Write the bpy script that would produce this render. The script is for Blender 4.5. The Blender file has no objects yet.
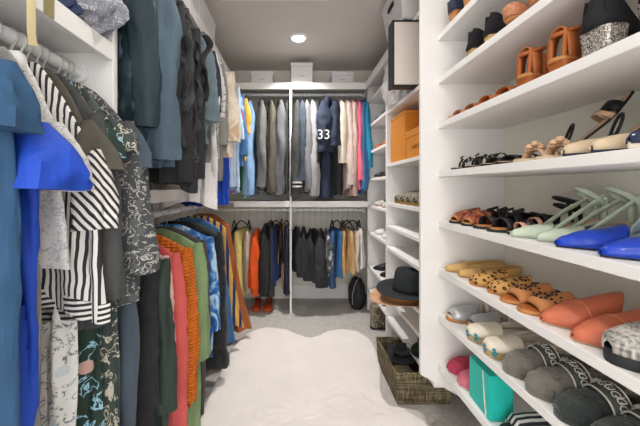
import bpy, bmesh, math, random
from mathutils import Vector, Matrix, noise
PI = math.pi
C = bpy.context.scene.collection
scene = bpy.context.scene

# ------------------------------------------------------------------ camera, world, lights, exposure
CAM_H = 1.18
cam_data = bpy.data.cameras.new('camera')
cam_data.sensor_width = 36.0
cam_data.lens = 36.0 * 300.0 / 640.0
cam_data.shift_x = 25.0 / 640.0
cam_data.shift_y = -25.0 / 640.0
cam_data.clip_start = 0.02
cam = bpy.data.objects.new('camera', cam_data)
cam.location = (0, 0, CAM_H)
cam.rotation_euler = (PI / 2, 0, 0)
C.objects.link(cam)
scene.camera = cam

world = bpy.data.worlds.new('world')
scene.world = world
world.use_nodes = True
wb = world.node_tree.nodes['Background']
wb.inputs[0].default_value = (1.0, 0.985, 0.97, 1)
wb.inputs[1].default_value = 3.3

def area_lamp(name, loc, power, size, col=(1, 0.97, 0.93)):
    d = bpy.data.lights.new(name, 'AREA')
    d.shape = 'DISK'; d.size = size; d.energy = power; d.color = col
    o = bpy.data.objects.new(name, d)
    o.location = loc
    C.objects.link(o)
    return o
LAMPS = [(0.03, 2.52, 11.0), (0.05, 1.25, 5.0), (0.05, -0.15, 3.0)]   # the visible ceiling lamp, then two unseen ones added as fill: x, y, power

scene.view_settings.view_transform = 'Standard'
scene.view_settings.look = 'None'
scene.view_settings.exposure = 0.2
scene.view_settings.gamma = 1.0
scene.view_settings.use_curve_mapping = False

# ------------------------------------------------------------------ room dimensions (metres)
WL, WR, WB = -0.97, 1.03, 3.22       # left wall, right wall, back wall
H = 2.44
YN = -1.0                            # the closet's open entrance side

# ------------------------------------------------------------------ helpers
def lin(c):
    out = []
    for v in c:
        v = v / 255.0
        out.append(v / 12.92 if v <= 0.04045 else ((v + 0.055) / 1.055) ** 2.4)
    return (out[0], out[1], out[2], 1.0)

class NT:
    def __init__(self, m):
        self.t = m.node_tree; self.n = self.t.nodes; self.l = self.t.links
    def new(self, typ, **kw):
        nd = self.n.new(typ)
        for k, v in kw.items():
            if k == 'inp':
                for a, b in v.items(): nd.inputs[a].default_value = b
            else: setattr(nd, k, v)
        return nd
    def link(self, a, b): self.l.new(a, b)

def ramp(nt, src, stops, interp='LINEAR'):
    r = nt.new('ShaderNodeValToRGB')
    r.color_ramp.interpolation = interp
    el = r.color_ramp.elements
    while len(el) > 1: el.remove(el[-1])
    el[0].position = stops[0][0]; el[0].color = stops[0][1]
    for p, c in stops[1:]:
        e = el.new(p); e.color = c
    nt.link(src, r.inputs[0])
    return r

MATS = {}
def M(name, col, kind='plain', c2=None, c3=None, sc=1.0, rough=0.85, bump=0.25, metal=0.0, sheen=0.0, var=0.12, bs=1.0, coat=0.0):
    if name in MATS: return MATS[name]
    m = bpy.data.materials.new(name); MATS[name] = m
    m.use_nodes = True
    nt = NT(m)
    p = nt.n['Principled BSDF']
    p.inputs['Roughness'].default_value = rough
    p.inputs['Metallic'].default_value = metal
    p.inputs['Specular IOR Level'].default_value = 0.3
    if sheen: p.inputs['Sheen Weight'].default_value = sheen
    if coat: p.inputs['Coat Weight'].default_value = coat
    c1 = lin(col); k2 = lin(c2) if c2 else c1; k3 = lin(c3) if c3 else k2
    tc = nt.new('ShaderNodeTexCoord')
    ob = tc.outputs['Object']
    out = None; height = None
    def mapping(scale, rot=(0, 0, 0)):
        mp = nt.new('ShaderNodeMapping'); mp.inputs['Scale'].default_value = scale; mp.inputs['Rotation'].default_value = rot
        nt.link(ob, mp.inputs[0]); return mp.outputs[0]
    def noise_tex(vec, scale, detail=3, dist=0.0):
        t = nt.new('ShaderNodeTexNoise', inp={'Scale': scale, 'Detail': detail, 'Distortion': dist}); nt.link(vec, t.inputs['Vector']); return t
    def voro(vec, scale, feat='F1'):
        t = nt.new('ShaderNodeTexVoronoi', feature=feat, inp={'Scale': scale}); nt.link(vec, t.inputs['Vector']); return t
    def axis_stripe(axis, freq, duty=0.5):
        sx = nt.new('ShaderNodeSeparateXYZ'); nt.link(ob, sx.inputs[0])
        mu = nt.new('ShaderNodeMath', operation='MULTIPLY', inp={1: freq}); nt.link(sx.outputs[axis], mu.inputs[0])
        fr = nt.new('ShaderNodeMath', operation='FRACT'); nt.link(mu.outputs[0], fr.inputs[0])
        gt = nt.new('ShaderNodeMath', operation='GREATER_THAN', inp={1: duty}); nt.link(fr.outputs[0], gt.inputs[0])
        return gt.outputs[0]
    def mixc(f, a, b):
        mx = nt.new('ShaderNodeMix', data_type='RGBA')
        if isinstance(f, float): mx.inputs[0].default_value = f
        else: nt.link(f, mx.inputs[0])
        for i, q in ((6, a), (7, b)):
            if isinstance(q, tuple): mx.inputs[i].default_value = q
            else: nt.link(q, mx.inputs[i])
        return mx.outputs[2]
    if kind in ('plain', 'knit', 'fur', 'paint', 'jute'):
        n1 = noise_tex(mapping((1, 1, .6)), 14 * sc, 4)
        lo = tuple(v * (1 - var) for v in c1[:3]) + (1,); hi = tuple(min(1, v * (1 + var)) for v in c1[:3]) + (1,)
        out = ramp(nt, n1.outputs[0], [(0.3, lo), (0.7, hi)]).outputs[0]
    elif kind == 'stripe_x': out = mixc(axis_stripe(0, sc, .58), c1, k2)
    elif kind == 'stripe_y': out = mixc(axis_stripe(1, sc), c1, k2)
    elif kind == 'stripe_z': out = mixc(axis_stripe(2, sc), c1, k2)
    elif kind == 'stripe_d':
        sx = nt.new('ShaderNodeTexWave', wave_type='BANDS', bands_direction='DIAGONAL', inp={'Scale': sc, 'Distortion': 1.0, 'Detail': 1.0}); nt.link(ob, sx.inputs[0])
        out = ramp(nt, sx.outputs['Fac'], [(0, c1), (0.56, k2)], 'CONSTANT').outputs[0]
    elif kind == 'floral':
        d = noise_tex(mapping((1, .6, 1)), 9 * sc, 2)
        v1 = noise_tex(mapping((1, .6, 1)), 13 * sc, 3, 2.5)
        v2 = voro(mapping((1, .6, 1)), 10 * sc)
        a = ramp(nt, v1.outputs[0], [(0, c1), (0.56, k2), (0.62, c1)], 'CONSTANT').outputs[0]
        f = ramp(nt, v2.outputs['Distance'], [(0, (1, 1, 1, 1)), (0.28, (0, 0, 0, 1))], 'CONSTANT').outputs[0]
        out = mixc(f, a, k3)
    elif kind == 'lace':
        v1 = voro(mapping((1, .6, 1)), 26 * sc, 'DISTANCE_TO_EDGE')
        v2 = noise_tex(mapping((1, .6, 1)), 11 * sc, 3, 1.5)
        a = ramp(nt, v1.outputs[0], [(0, k2), (0.12, c1)], 'CONSTANT').outputs[0]
        f = ramp(nt, v2.outputs[0], [(0, (0, 0, 0, 1)), (0.52, (1, 1, 1, 1))], 'CONSTANT').outputs[0]
        out = mixc(f, c1, a)
    elif kind == 'tiedye':
        n1 = noise_tex(mapping((1, 1, .7)), 12 * sc, 4, 1.2)
        out = ramp(nt, n1.outputs[0], [(0.32, c1), (0.5, k2), (0.62, k3)]).outputs[0]
    elif kind == 'leopard':
        v = voro(ob, 55 * sc)
        n1 = noise_tex(ob, 70 * sc, 2)
        ad = nt.new('ShaderNodeMath', operation='MULTIPLY_ADD', inp={1: 0.5, 2: -0.25}); nt.link(n1.outputs[0], ad.inputs[0])
        sm = nt.new('ShaderNodeMath', operation='ADD'); nt.link(v.outputs['Distance'], sm.inputs[0]); nt.link(ad.outputs[0], sm.inputs[1])
        out = ramp(nt, sm.outputs[0], [(0, k3), (0.2, k2), (0.4, c1)], 'CONSTANT').outputs[0]
    elif kind == 'spots':
        v = voro(ob, 40 * sc)
        out = ramp(nt, v.outputs['Distance'], [(0, k2), (0.3, c1)], 'CONSTANT').outputs[0]
    elif kind == 'glitter':
        v = voro(ob, 160 * sc)
        out = ramp(nt, v.outputs['Color'], [(0.1, c1), (0.45, k2), (0.8, k3)]).outputs[0]
        height = v.outputs['Color']
        nt.link(ramp(nt, v.outputs['Color'], [(0, (.15, .15, .15, 1)), (1, (.5, .5, .5, 1))]).outputs[0], p.inputs['Roughness'])
    elif kind == 'plaid':
        a = mixc(axis_stripe(0, sc), c1, k2)
        out = mixc(axis_stripe(2, sc, 0.6), a, k3)
    elif kind == 'weave':
        a = noise_tex(mapping((6, 6, 90)), 3 * sc, 2)
        b = noise_tex(mapping((90, 90, 6)), 3 * sc, 2)
        sm = nt.new('ShaderNodeMath', operation='ADD'); nt.link(a.outputs[0], sm.inputs[0]); nt.link(b.outputs[0], sm.inputs[1])
        hf = nt.new('ShaderNodeMath', operation='MULTIPLY', inp={1: 0.5}); nt.link(sm.outputs[0], hf.inputs[0])
        out = ramp(nt, hf.outputs[0], [(0.4, c1), (0.5, k2), (0.6, k3)]).outputs[0]
        height = hf.outputs[0]
    elif kind == 'wood':
        w = nt.new('ShaderNodeTexWave', inp={'Scale': 8 * sc, 'Distortion': 4.0, 'Detail': 3.0}); nt.link(ob, w.inputs[0])
        out = ramp(nt, w.outputs['Fac'], [(0, c1), (1, k2)]).outputs[0]
    elif kind == 'carpet':
        n1 = noise_tex(ob, 190, 3)
        v = nt.new('ShaderNodeTexVoronoi', feature='DISTANCE_TO_EDGE', distance='MANHATTAN') if False else voro(mapping((1, 1, 1), (0, 0, .78)), 16, 'DISTANCE_TO_EDGE')
        a = ramp(nt, v.outputs[0], [(0.0, k2), (0.10, c1)]).outputs[0]
        b = ramp(nt, n1.outputs[0], [(0.3, k3), (0.7, c1)]).outputs[0]
        out = mixc(0.5, a, b)
        height = n1.outputs[0]
    nt.link(out, p.inputs['Base Color'])
    if bump:
        b = nt.new('ShaderNodeBump', inp={'Strength': bump, 'Distance': 0.01})
        if kind == 'knit':
            w1 = nt.new('ShaderNodeTexWave', bands_direction='X', inp={'Scale': 14 * bs, 'Distortion': 2.5, 'Detail': 1.0, 'Detail Scale': 6.0}); nt.link(ob, w1.inputs[0])
            w2 = nt.new('ShaderNodeTexWave', bands_direction='Z', inp={'Scale': 26 * bs, 'Distortion': 2.0}); nt.link(ob, w2.inputs[0])
            s = nt.new('ShaderNodeMath', operation='ADD'); nt.link(w1.outputs['Fac'], s.inputs[0]); nt.link(w2.outputs['Fac'], s.inputs[1])
            height = s.outputs[0]
        elif kind == 'fur':
            height = noise_tex(mapping((1, 1, .6)), 90 * bs, 4, 1.0).outputs[0]
        elif kind == 'jute':
            w1 = nt.new('ShaderNodeTexWave', bands_direction='Z', inp={'Scale': 60, 'Distortion': 1.0}); nt.link(ob, w1.inputs[0]); height = w1.outputs['Fac']
        elif height is None:
            height = noise_tex(mapping((2.0, 2.0, .8)), 9 * bs, 5, 0.8).outputs[0]
        nt.link(height, b.inputs['Height'])
        nt.link(b.outputs[0], p.inputs['Normal'])
    return m

def emit_mat(name, col, strength):
    m = bpy.data.materials.new(name); m.use_nodes = True
    p = m.node_tree.nodes['Principled BSDF']
    p.inputs['Base Color'].default_value = col
    p.inputs['Emission Color'].default_value = col
    p.inputs['Emission Strength'].default_value = strength
    return m

class MB:
    """collects shapes and links them as one mesh object"""
    def __init__(self): self.v = []; self.f = []; self.s = []
    def add(self, vs, fs, smooth=True):
        o = len(self.v); self.v += [tuple(p) for p in vs]
        for f in fs: self.f.append(tuple(i + o for i in f)); self.s.append(smooth)
    def box(self, x0, x1, y0, y1, z0, z1, mat=None):
        vs = [(x, y, z) for z in (z0, z1) for y in (y0, y1) for x in (x0, x1)]
        if mat: vs = [tuple(mat @ Vector(p)) for p in vs]
        self.add(vs, [(0, 2, 3, 1), (4, 5, 7, 6), (0, 1, 5, 4), (2, 6, 7, 3), (0, 4, 6, 2), (1, 3, 7, 5)], False)
        return self
    def loft(self, rings, closed=True, cap0=True, cap1=True, smooth=True):
        n = len(rings[0]); vs = [p for r in rings for p in r]; fs = []
        for i in range(len(rings) - 1):
            for j in range(n if closed else n - 1):
                k = (j + 1) % n
                fs.append((i * n + j, i * n + k, (i + 1) * n + k, (i + 1) * n + j))
        if cap0 and closed: fs.append(tuple(range(n - 1, -1, -1)))
        if cap1 and closed: fs.append(tuple((len(rings) - 1) * n + j for j in range(n)))
        self.add(vs, fs, smooth); return self
    def tube(self, pts, r, n=8, squash=1.0):
        pts = [Vector(p) for p in pts]; rings = []
        rr = r if isinstance(r, (list, tuple)) else [r] * len(pts)
        up = None
        for i, p in enumerate(pts):
            t = (pts[min(i + 1, len(pts) - 1)] - pts[max(i - 1, 0)]).normalized()
            if up is None:
                up = t.orthogonal().normalized()
            up = (up - t * up.dot(t)).normalized()
            w = t.cross(up)
            rings.append([tuple(p + up * (math.cos(2 * PI * j / n) * rr[i]) + w * (math.sin(2 * PI * j / n) * rr[i] * squash)) for j in range(n)])
        return self.loft(rings)
    def revolve(self, prof, n=32, c=(0, 0, 0), fn=None):
        rings = []
        for r, z in prof:
            ring = []
            for j in range(n):
                a = 2 * PI * j / n
                p = (c[0] + r * math.cos(a), c[1] + r * math.sin(a), c[2] + z)
                if fn: p = fn(p, r, a)
                ring.append(p)
            rings.append(ring)
        return self.loft(rings)
    def prism(self, poly, axis, a0, a1):
        """poly of 2-D points extruded along axis (0 x, 1 y, 2 z) from a0 to a1"""
        def mk(p, a):
            q = list(p); q.insert(axis, a); return tuple(q)
        n = len(poly)
        self.add([mk(p, a0) for p in poly] + [mk(p, a1) for p in poly],
                 [tuple(range(n - 1, -1, -1)), tuple(range(n, 2 * n))] + [(j, (j + 1) % n, n + (j + 1) % n, n + j) for j in range(n)], False)
        return self
    def build(self, name, mat, parent=None, bevel=0.0, solid=0.0, loc=None):
        me = bpy.data.meshes.new(name)
        me.from_pydata(self.v, [], self.f)
        for p, s in zip(me.polygons, self.s): p.use_smooth = s
        bm = bmesh.new(); bm.from_mesh(me)
        bmesh.ops.recalc_face_normals(bm, faces=bm.faces)
        bm.to_mesh(me); bm.free()
        me.set_sharp_from_angle(angle=math.radians(50))
        me.materials.append(mat)
        o = bpy.data.objects.new(name, me); C.objects.link(o)
        if parent: o.parent = parent
        if loc: o.location = loc
        if bevel:
            b = o.modifiers.new('bevel', 'BEVEL'); b.width = bevel; b.segments = 2; b.limit_method = 'ANGLE'
        if solid:
            b = o.modifiers.new('solid', 'SOLIDIFY'); b.thickness = solid; b.offset = 1.0
        return o

def tag(o, label=None, cat=None, group=None, kind=None):
    if label: o['label'] = label
    if cat: o['category'] = cat
    if group: o['group'] = group
    if kind: o['kind'] = kind
    return o
def thing(name, label, cat, loc=(0, 0, 0), yaw=0.0, group=None):
    o = bpy.data.objects.new(name, None); o.empty_display_size = 0.05
    o.location = loc; o.rotation_euler = (0, 0, yaw); C.objects.link(o)
    return tag(o, label, cat, group)
def copy_tree(o, parent=None):
    c = o.copy(); C.objects.link(c)
    if parent: c.parent = parent
    for ch in list(o.children): copy_tree(ch, c)
    return c
def lettering(body, size, mat, parent, loc, rot, name='lettering'):
    cu = bpy.data.curves.new('text', 'FONT'); cu.body = body; cu.size = size; cu.align_x = 'CENTER'; cu.align_y = 'CENTER'; cu.extrude = 0.0006
    t = bpy.data.objects.new('text', cu); C.objects.link(t)
    dg = bpy.context.evaluated_depsgraph_get(); dg.update()
    me = bpy.data.meshes.new_from_object(t.evaluated_get(dg))
    bpy.data.objects.remove(t); bpy.data.curves.remove(cu)
    me.materials.clear(); me.materials.append(mat)
    o = bpy.data.objects.new(name, me); o.location = loc; o.rotation_euler = rot; C.objects.link(o)
    o.parent = parent
    return o

# ------------------------------------------------------------------ materials
PAINT = M('white_paint', (241, 239, 237), 'paint', rough=0.5, bump=0.02, var=0.01)
BACKP = M('back_panel_paint', (243, 240, 228), 'paint', rough=.7, bump=.02, var=.01)
WALLM = M('wall_paint', (236, 232, 222), 'paint', rough=0.9, bump=0.04, var=0.015)
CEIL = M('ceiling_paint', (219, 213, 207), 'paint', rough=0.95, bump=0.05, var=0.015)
CARPET = M('grey_carpet', (204, 200, 196), 'carpet', (176, 172, 168), (160, 156, 152), rough=1, bump=0.5)
RUGM = M('white_faux_fur', (236, 229, 223), 'fur', rough=1, bump=0.25, sheen=0.2, var=0.03, sc=.35)
CHROME = M('white_rod_enamel', (240, 240, 240), rough=0.3, bump=0, var=0.0)
STEEL = M('hook_steel', (196, 196, 196), rough=0.35, metal=0.3, bump=0, var=0)
HBLACK = M('black_hanger', (30, 30, 33), rough=0.7, bump=0, var=0)
HWHITE = M('white_hanger', (214, 212, 208), rough=0.4, bump=0, var=0)
BOXW = M('white_box_card', (222, 220, 220), rough=0.6, bump=0.02, var=0.01)
INK = M('grey_ink', (160, 160, 162), rough=0.7, bump=0, var=0)
INKW = M('white_ink', (232, 232, 230), rough=0.7, bump=0, var=0)

# ------------------------------------------------------------------ room shell
def struct(name, mb, mat): return tag(mb.build(name, mat), kind='structure')
struct('floor', MB().box(WL - .1, WR + .1, YN, WB + .1, -.06, 0), CARPET)
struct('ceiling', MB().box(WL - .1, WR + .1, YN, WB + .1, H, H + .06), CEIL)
struct('wall_left', MB().box(WL - .1, WL, YN, WB + .1, 0, H), WALLM)
struct('wall_right', MB().box(WR, WR + .1, YN, WB + .1, 0, H), WALLM)
struct('wall_back', MB().box(WL, WR, WB, WB + .1, 0, H), WALLM)
struct('baseboard_back', MB().prism([(WB, 0), (WB - .014, 0), (WB - .014, .125), (WB - .006, .14), (WB, .14)], 0, WL, .69), PAINT)
struct('baseboard_left', MB().prism([(WL, 0), (WL + .014, 0), (WL + .014, .125), (WL + .006, .14), (WL, .14)], 1, YN, WB - .014), PAINT)
hatch = MB()
hatch.box(-.49, .23, 1.35, 2.0, H - .012, H)
struct('trim_1', hatch, PAINT)

GLASS = emit_mat('lamp_lens', (1, .98, .95, 1), 9.0)
for i, (lx, ly, pw) in enumerate(LAMPS):
    places = ['round recessed ceiling light glowing above the end of the aisle', 'added unseen fill light above the middle of the aisle', 'added unseen fill light above the closet entrance']
    t = thing('ceiling_or_fill_light', places[i], 'ceiling light', (lx, ly, H - (.012 if i == 1 else 0)))  # only the first fixture is real; the later two are added fill
    MB().revolve([(.055, -.001), (.058, -.007), (.078, -.009), (.086, -.005), (.087, -.0005)], 40).build('trim_ring', PAINT, t)
    MB().revolve([(.001, -.006), (.04, -.006), (.0555, -.003)], 40).build('lens', GLASS, t)
    lamp = area_lamp('lamp', (0, 0, -.016), pw, .11); lamp.data.spread = math.radians(112 if i == 0 else 150); lamp.parent = t

# ------------------------------------------------------------------ rug and carpet
def rug():
    pts = [(-.60, .55), (-.66, .9), (-.62, 1.2), (-.50, 1.45), (-.49, 1.67), (-.475, 1.92), (-.46, 2.18), (-.40, 2.38), (-.27, 2.51), (-.09, 2.48), (.02, 2.40), (.117, 2.345), (.19, 2.38), (.29, 2.46),
           (.44, 2.48), (.55, 2.40), (.59, 2.25), (.56, 1.95), (.50, 1.72), (.52, 1.60), (.66, 1.56), (.66, 1.45), (.64, 1.1), (.60, .8), (.5, .55), (0, .5)]
    n = 240
    # closed Catmull-Rom outline, lobed like a double hide
    out = []
    m = len(pts)
    for i in range(n):
        f = i / n * m; k = int(f); u = f - k
        p0, p1, p2, p3 = (Vector((*pts[(k + d - 1) % m], 0)) for d in range(4))
        q = 0.5 * ((2 * p1) + (p2 - p0) * u + (2 * p0 - 5 * p1 + 4 * p2 - p3) * u * u + (3 * p1 - p0 - 3 * p2 + p3) * u ** 3)
        out.append(q)
    cen = Vector((0.03, 1.5, 0))
    rings = []
    R = 46
    for r in range(R + 1):
        s = .01 + .99 * r / R
        ring = []
        for i, q in enumerate(out):
            p = cen + (q - cen) * s
            edge = 1 - s
            h = .026 * min(1, (edge / .03)) ** .5 if edge < .03 else .026
            nz = noise.noise(Vector((p.x * 9, p.y * 9, 3))) * .005 + noise.noise(Vector((p.x * 34, p.y * 34, 8))) * .0035
            w = 1 + (.008 * noise.noise(Vector((i * .9, 1, 5))) + .005 * noise.noise(Vector((i * .31, 7, 2)))) * (s ** 6)
            p = cen + (p - cen) * w
            ring.append((p.x, p.y, max(.002, h + nz * min(1, edge / .03)) if r < R else .001))
        
        rings.append(ring)
    rings.append([(cen.x + (q.x - cen.x) * .98, cen.y + (q.y - cen.y) * .98, .0006) for q in out])
    o = MB().loft(rings, True, True, True).build('rug', RUGM)
    tag(o, 'white faux fur rug with lobed end lying on the grey carpet', 'rug')
rug()

# ------------------------------------------------------------------ shelving
SHELF_T = .022
def board(mb, *a): mb.box(*a)
# near shoe wall: one unit, shelves with deep side panel
NU = dict(y0=.30, y1=1.46, xf=.696)
NZ = [2.15, 1.925, 1.715, 1.497, 1.262, 1.02, .79, .565, .325]
t = thing('shoe_shelf_unit', 'white wall-hung shoe shelf unit filled with shoes beside the entrance', 'shelf unit', (.7, 0, 0))
X0 = -.7
MB().prism([(.6125 + X0, .27), (.6125 + X0, 2.42), (WR + X0 - .002, 2.42), (WR + X0 - .002, .06), (.80 + X0, .165)], 1, 1.46, 1.482).build('side_panel', PAINT, t, .002)
MB().prism([(.6125 + X0, .27), (.6125 + X0, 2.42), (WR + X0 - .002, 2.42), (WR + X0 - .002, .06), (.80 + X0, .165)], 1, -.372, -.35).build('side_panel', PAINT, t, .002)
MB().box(WR - .012 + X0, WR - .002 + X0, -.3495, 1.4595, .30, 2.42).build('back_panel', BACKP, t)
for z in NZ:
    MB().box(.696 + X0, WR - .0125 + X0, -.3495, 1.4595, z - .03, z).build('shelf', PAINT, t, .0025)
# middle unit
MZ = [2.17, 1.755, 1.36, 1.07, .90, .74, .50, .37, .215]
t = thing('shoe_shelf_unit', 'white narrow shelf unit with orange boxes and hats behind the shoe wall', 'shelf unit', (.7, 1.9, 0))
def P(x0, x1, y0, y1, z0, z1): return (x0 - .7, x1 - .7, y0 - 1.9, y1 - 1.9, z0, z1)
MB().box(*P(.69, WR - .002, 2.265, 2.285, .02, 2.17)).build('side_panel', PAINT, t, .002)
MB().box(*P(WR - .012, WR - .002, 1.4845, 2.2645, .18, 2.17)).build('back_panel', PAINT, t)
for z in MZ:
    MB().box(*P(.69, WR - .0125, 1.4845, 2.2645, z - .024, z)).build('shelf', PAINT, t, .0025)
MB().box(*P(.668, .6895, 1.83, 2.285, 2.115, 2.185)).build('fascia', PAINT, t, .002)
# far unit
FZ = [2.17, 2.0, 1.765, 1.52, 1.27, 1.02, .77, .45, .23]
t = thing('shoe_shelf_unit', 'white shoe shelf unit in the corner beside the back hanging rods', 'shelf unit', (.7, 2.6, 0))
def P(x0, x1, y0, y1, z0, z1): return (x0 - .7, x1 - .7, y0 - 2.6, y1 - 2.6, z0, z1)
MB().box(*P(.69, WR - .002, 2.85, 2.87, .02, 2.17)).build('side_panel', PAINT, t, .002)
MB().box(*P(WR - .012, WR - .002, 2.2855, 2.8495, .1, 2.17)).build('back_panel', PAINT, t)
for z in FZ:
    MB().box(*P(.69, WR - .0125, 2.2855, 2.8495, z - .024, z)).build('shelf', PAINT, t, .0025)
MB().box(*P(.668, .6895, 2.2855, 2.87, 2.115, 2.185)).build('fascia', PAINT, t, .002)

def rod(parent, a, b, r=.0155):
    MB().tube([a, b], r, 16).build('rod', CHROME, parent)
    a, b = Vector(a), Vector(b); d = (b - a).normalized()
    MB().tube([b - d * .014, b - d * .001], .032, 20).build('rod_flange', CHROME, parent)
    MB().tube([a + d * .001, a + d * .014], .032, 20).build('rod_flange', CHROME, parent)

# back hanging unit
t = thing('hanging_unit', 'white double hanging closet unit across the back wall', 'closet unit', (0, 3.0, 0))
def P(x0, x1, y0, y1, z0, z1): return (x0, x1, y0 - 3, y1 - 3, z0, z1)
MB().box(*P(WL + .001, .69, 2.84, WB - .001, 2.15, 2.17)).build('shelf', PAINT, t)
MB().box(*P(-.60, .6675, 2.82, 2.8395, 2.11, 2.172)).build('fascia', PAINT, t, .002)
MB().box(*P(WL + .001, -.051, 2.84, WB - .001, 1.035, 1.055)).build('shelf', PAINT, t)
MB().box(*P(-.029, .69, 2.84, WB - .001, 1.035, 1.055)).build('shelf', PAINT, t)
MB().box(*P(-.58, -.051, 2.82, 2.8395, 1.0, 1.057)).build('fascia', PAINT, t, .002)
MB().box(*P(-.029, .6895, 2.82, 2.8395, 1.0, 1.057)).build('fascia', PAINT, t, .002)
MB().box(*P(-.05, -.03, 2.815, WB - .016, .0, 2.149)).build('divider_panel', PAINT, t, .002)
for z in (2.10, .965):
    rod(t, (WL + .002, -.03, z), (-.051, -.03, z)); rod(t, (-.029, -.03, z), (.689, -.03, z))
# left double hanging unit
t = thing('hanging_unit', 'white double hanging closet unit along the wall beyond the near rod', 'closet unit', (-.75, 1.9, 0))
def P(x0, x1, y0, y1, z0, z1): return (x0 + .75, x1 + .75, y0 - 1.9, y1 - 1.9, z0, z1)
MB().box(*P(WL + .001, -.5705, 1.02, 2.8195, 2.15, 2.17)).build('shelf', PAINT, t)
MB().box(*P(-.57, -.55, 1.02, 2.8195, 2.10, 2.172)).build('fascia', PAINT, t, .002)
MB().box(*P(WL + .001, -.6505, 1.02, 2.8195, 1.13, 1.15)).build('shelf', PAINT, t)
MB().box(*P(-.65, -.63, 1.02, 2.8195, 1.112, 1.172)).build('fascia', PAINT, t, .002)
rod(t, (.05, -.88, 2.075), (.05, .915, 2.075)); rod(t, (.05, -.88, 1.045), (.05, .915, 1.045))
# near left hanging unit
t = thing('hanging_unit', 'white single hanging closet unit with low shelf beside the entrance', 'closet unit', (-.75, .7, 0))
def P(x0, x1, y0, y1, z0, z1): return (x0 + .75, x1 + .75, y0 - .7, y1 - .7, z0, z1)
MB().box(*P(WL + .001, -.60, .99, 1.015, .0, 2.42)).build('side_panel', PAINT, t, .002)
MB().box(*P(WL + .001, -.60, -.375, -.35, .0, 2.42)).build('side_panel', PAINT, t, .002)
MB().box(*P(WL + .001, -.6205, -.3495, .9895, 1.625, 1.65)).build('shelf', PAINT, t)
MB().box(*P(-.62, -.60, -.3495, .9895, 1.597, 1.655)).build('fascia', PAINT, t, .002)
rod(t, (.04, -1.049, 1.556), (.04, .2895, 1.556), .019)

# ------------------------------------------------------------------ hangers and garments
HANGERS = {}
def hanger(label, rodpt, yaw, drop, hw, colour, group):
    key = (round(drop, 2), round(hw, 2), colour)
    if key not in HANGERS:
        root = bpy.data.objects.new('hanger', None); root.empty_display_size = .05
        r = .021
        hook = [(0, r * math.cos(a) if False else -r * math.cos(a), r * math.sin(a)) for a in [(-.5 + 3.6 * k / 9) for k in range(10)]]
        hook = [(r * math.cos(a), 0, r * math.sin(a)) for a in [PI * 1.12 - (PI * 1.45) * k / 10 for k in range(11)]]
        hook += [(.006, 0, -.028), (0, 0, -.04), (0, 0, -drop + .004)]
        MB_h = MB().tube(hook, .0028, 6)
        arm = MB().tube([(-hw, 0, -drop - .075), (-hw * .6, 0, -drop - .038), (-.03, 0, -drop - .006), (0, 0, -drop), (.03, 0, -drop - .006), (hw * .6, 0, -drop - .038), (hw, 0, -drop - .075)], [.004, .006, .006, .006, .006, .006, .004], 8)
        # the lower bar
        arm.tube([(-hw, 0, -drop - .075), (0, 0, -drop - .082), (hw, 0, -drop - .075)], .0035, 6)
        HANGERS[key] = (MB_h, arm, colour)
        # a rod running along the shoulder's normal: hook lies in the shoulder plane
        MB_h.build('hook', STEEL if colour == 'black' else HWHITE, root)
        arm.build('shoulder_bar', HBLACK if colour == 'black' else HWHITE, root)
        HANGERS[key] = root
        C.objects.link(root); o = root
    else:
        o = copy_tree(HANGERS[key])
    o.location = rodpt; o.rotation_euler = (0, 0, yaw)
    o['label'] = label; o['category'] = 'hanger'; o['group'] = group
    return o

def cloth_body(rng, hw, L, th, neck=.065, slope=.085, flare=1.0, fold=.010, nf=5, quilt=0, hem=.022, bottom_shift=0.0, crease=1.6, N=84, R=44):
    rings = []
    sd = rng.uniform(0, 500)
    k1 = nf / .42
    for i in range(R + 1):
        t = i / R; s = L * (t ** 1.2)
        if s < slope:
            q = s / slope; w = neck + (hw - neck) * q ** .8; d = th * (.4 + .6 * q)
        else:
            q = (s - slope) / max(1e-6, L - slope); w = hw * (1 + (flare - 1) * q); d = th * (1 + .2 * q)
        wl = w * (1 + .07 * noise.noise(Vector((sd, s * 3.2, 1))) * min(1, s / .2)); wr = w * (1 + .07 * noise.noise(Vector((sd, s * 3.2, 9))) * min(1, s / .2))
        if quilt: d *= .72 + .5 * abs(math.sin(PI * s / quilt)) ** .6; wl *= .97 + .05 * abs(math.sin(PI * s / quilt)) ** .6; wr *= .97 + .05 * abs(math.sin(PI * s / quilt)) ** .6
        g = min(1, s / .28)
        ring = []
        for j in range(N):
            a = 2 * PI * j / N; cx, sy = math.cos(a), math.sin(a)
            u = math.copysign(abs(cx) ** .75, cx); v = math.copysign(abs(sy) ** .8, sy)
            x = (wr if u > 0 else wl) * u; y = d / 2 * v
            n1 = noise.noise(Vector((x * k1 + x * s * 3, sd, s * 1.3)))
            n2 = noise.noise(Vector((x * k1 * 2.3 - x * s * 4, sd + 31, s * 2.6)))
            n3 = noise.noise(Vector((x * 9 + s * 6, sd + (77 if sy > 0 else 99), s * 11)))
            ff = 2.6 * (.42 - abs(n1) ** .9 * 1.5) + 1.5 * (.25 - abs(n2)) + .5 * n2
            n4 = noise.noise(Vector((x * 16 - s * 9, sd + (7 if sy > 0 else 19), s * 21 + x * 8)))
            y += fold * 1.35 * g * ff + crease * (.0055 * (.3 - abs(n3)) + .004 * (.3 - abs(n4))) * min(1, s / .08)
            x += bottom_shift * t * t + fold * .35 * n3
            z = -s - hem * t ** 3 * 2.2 * noise.noise(Vector((x * 7, sd + 5, .5)))
            ring.append((x, y, z))
        rings.append(ring)
    return rings

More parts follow.
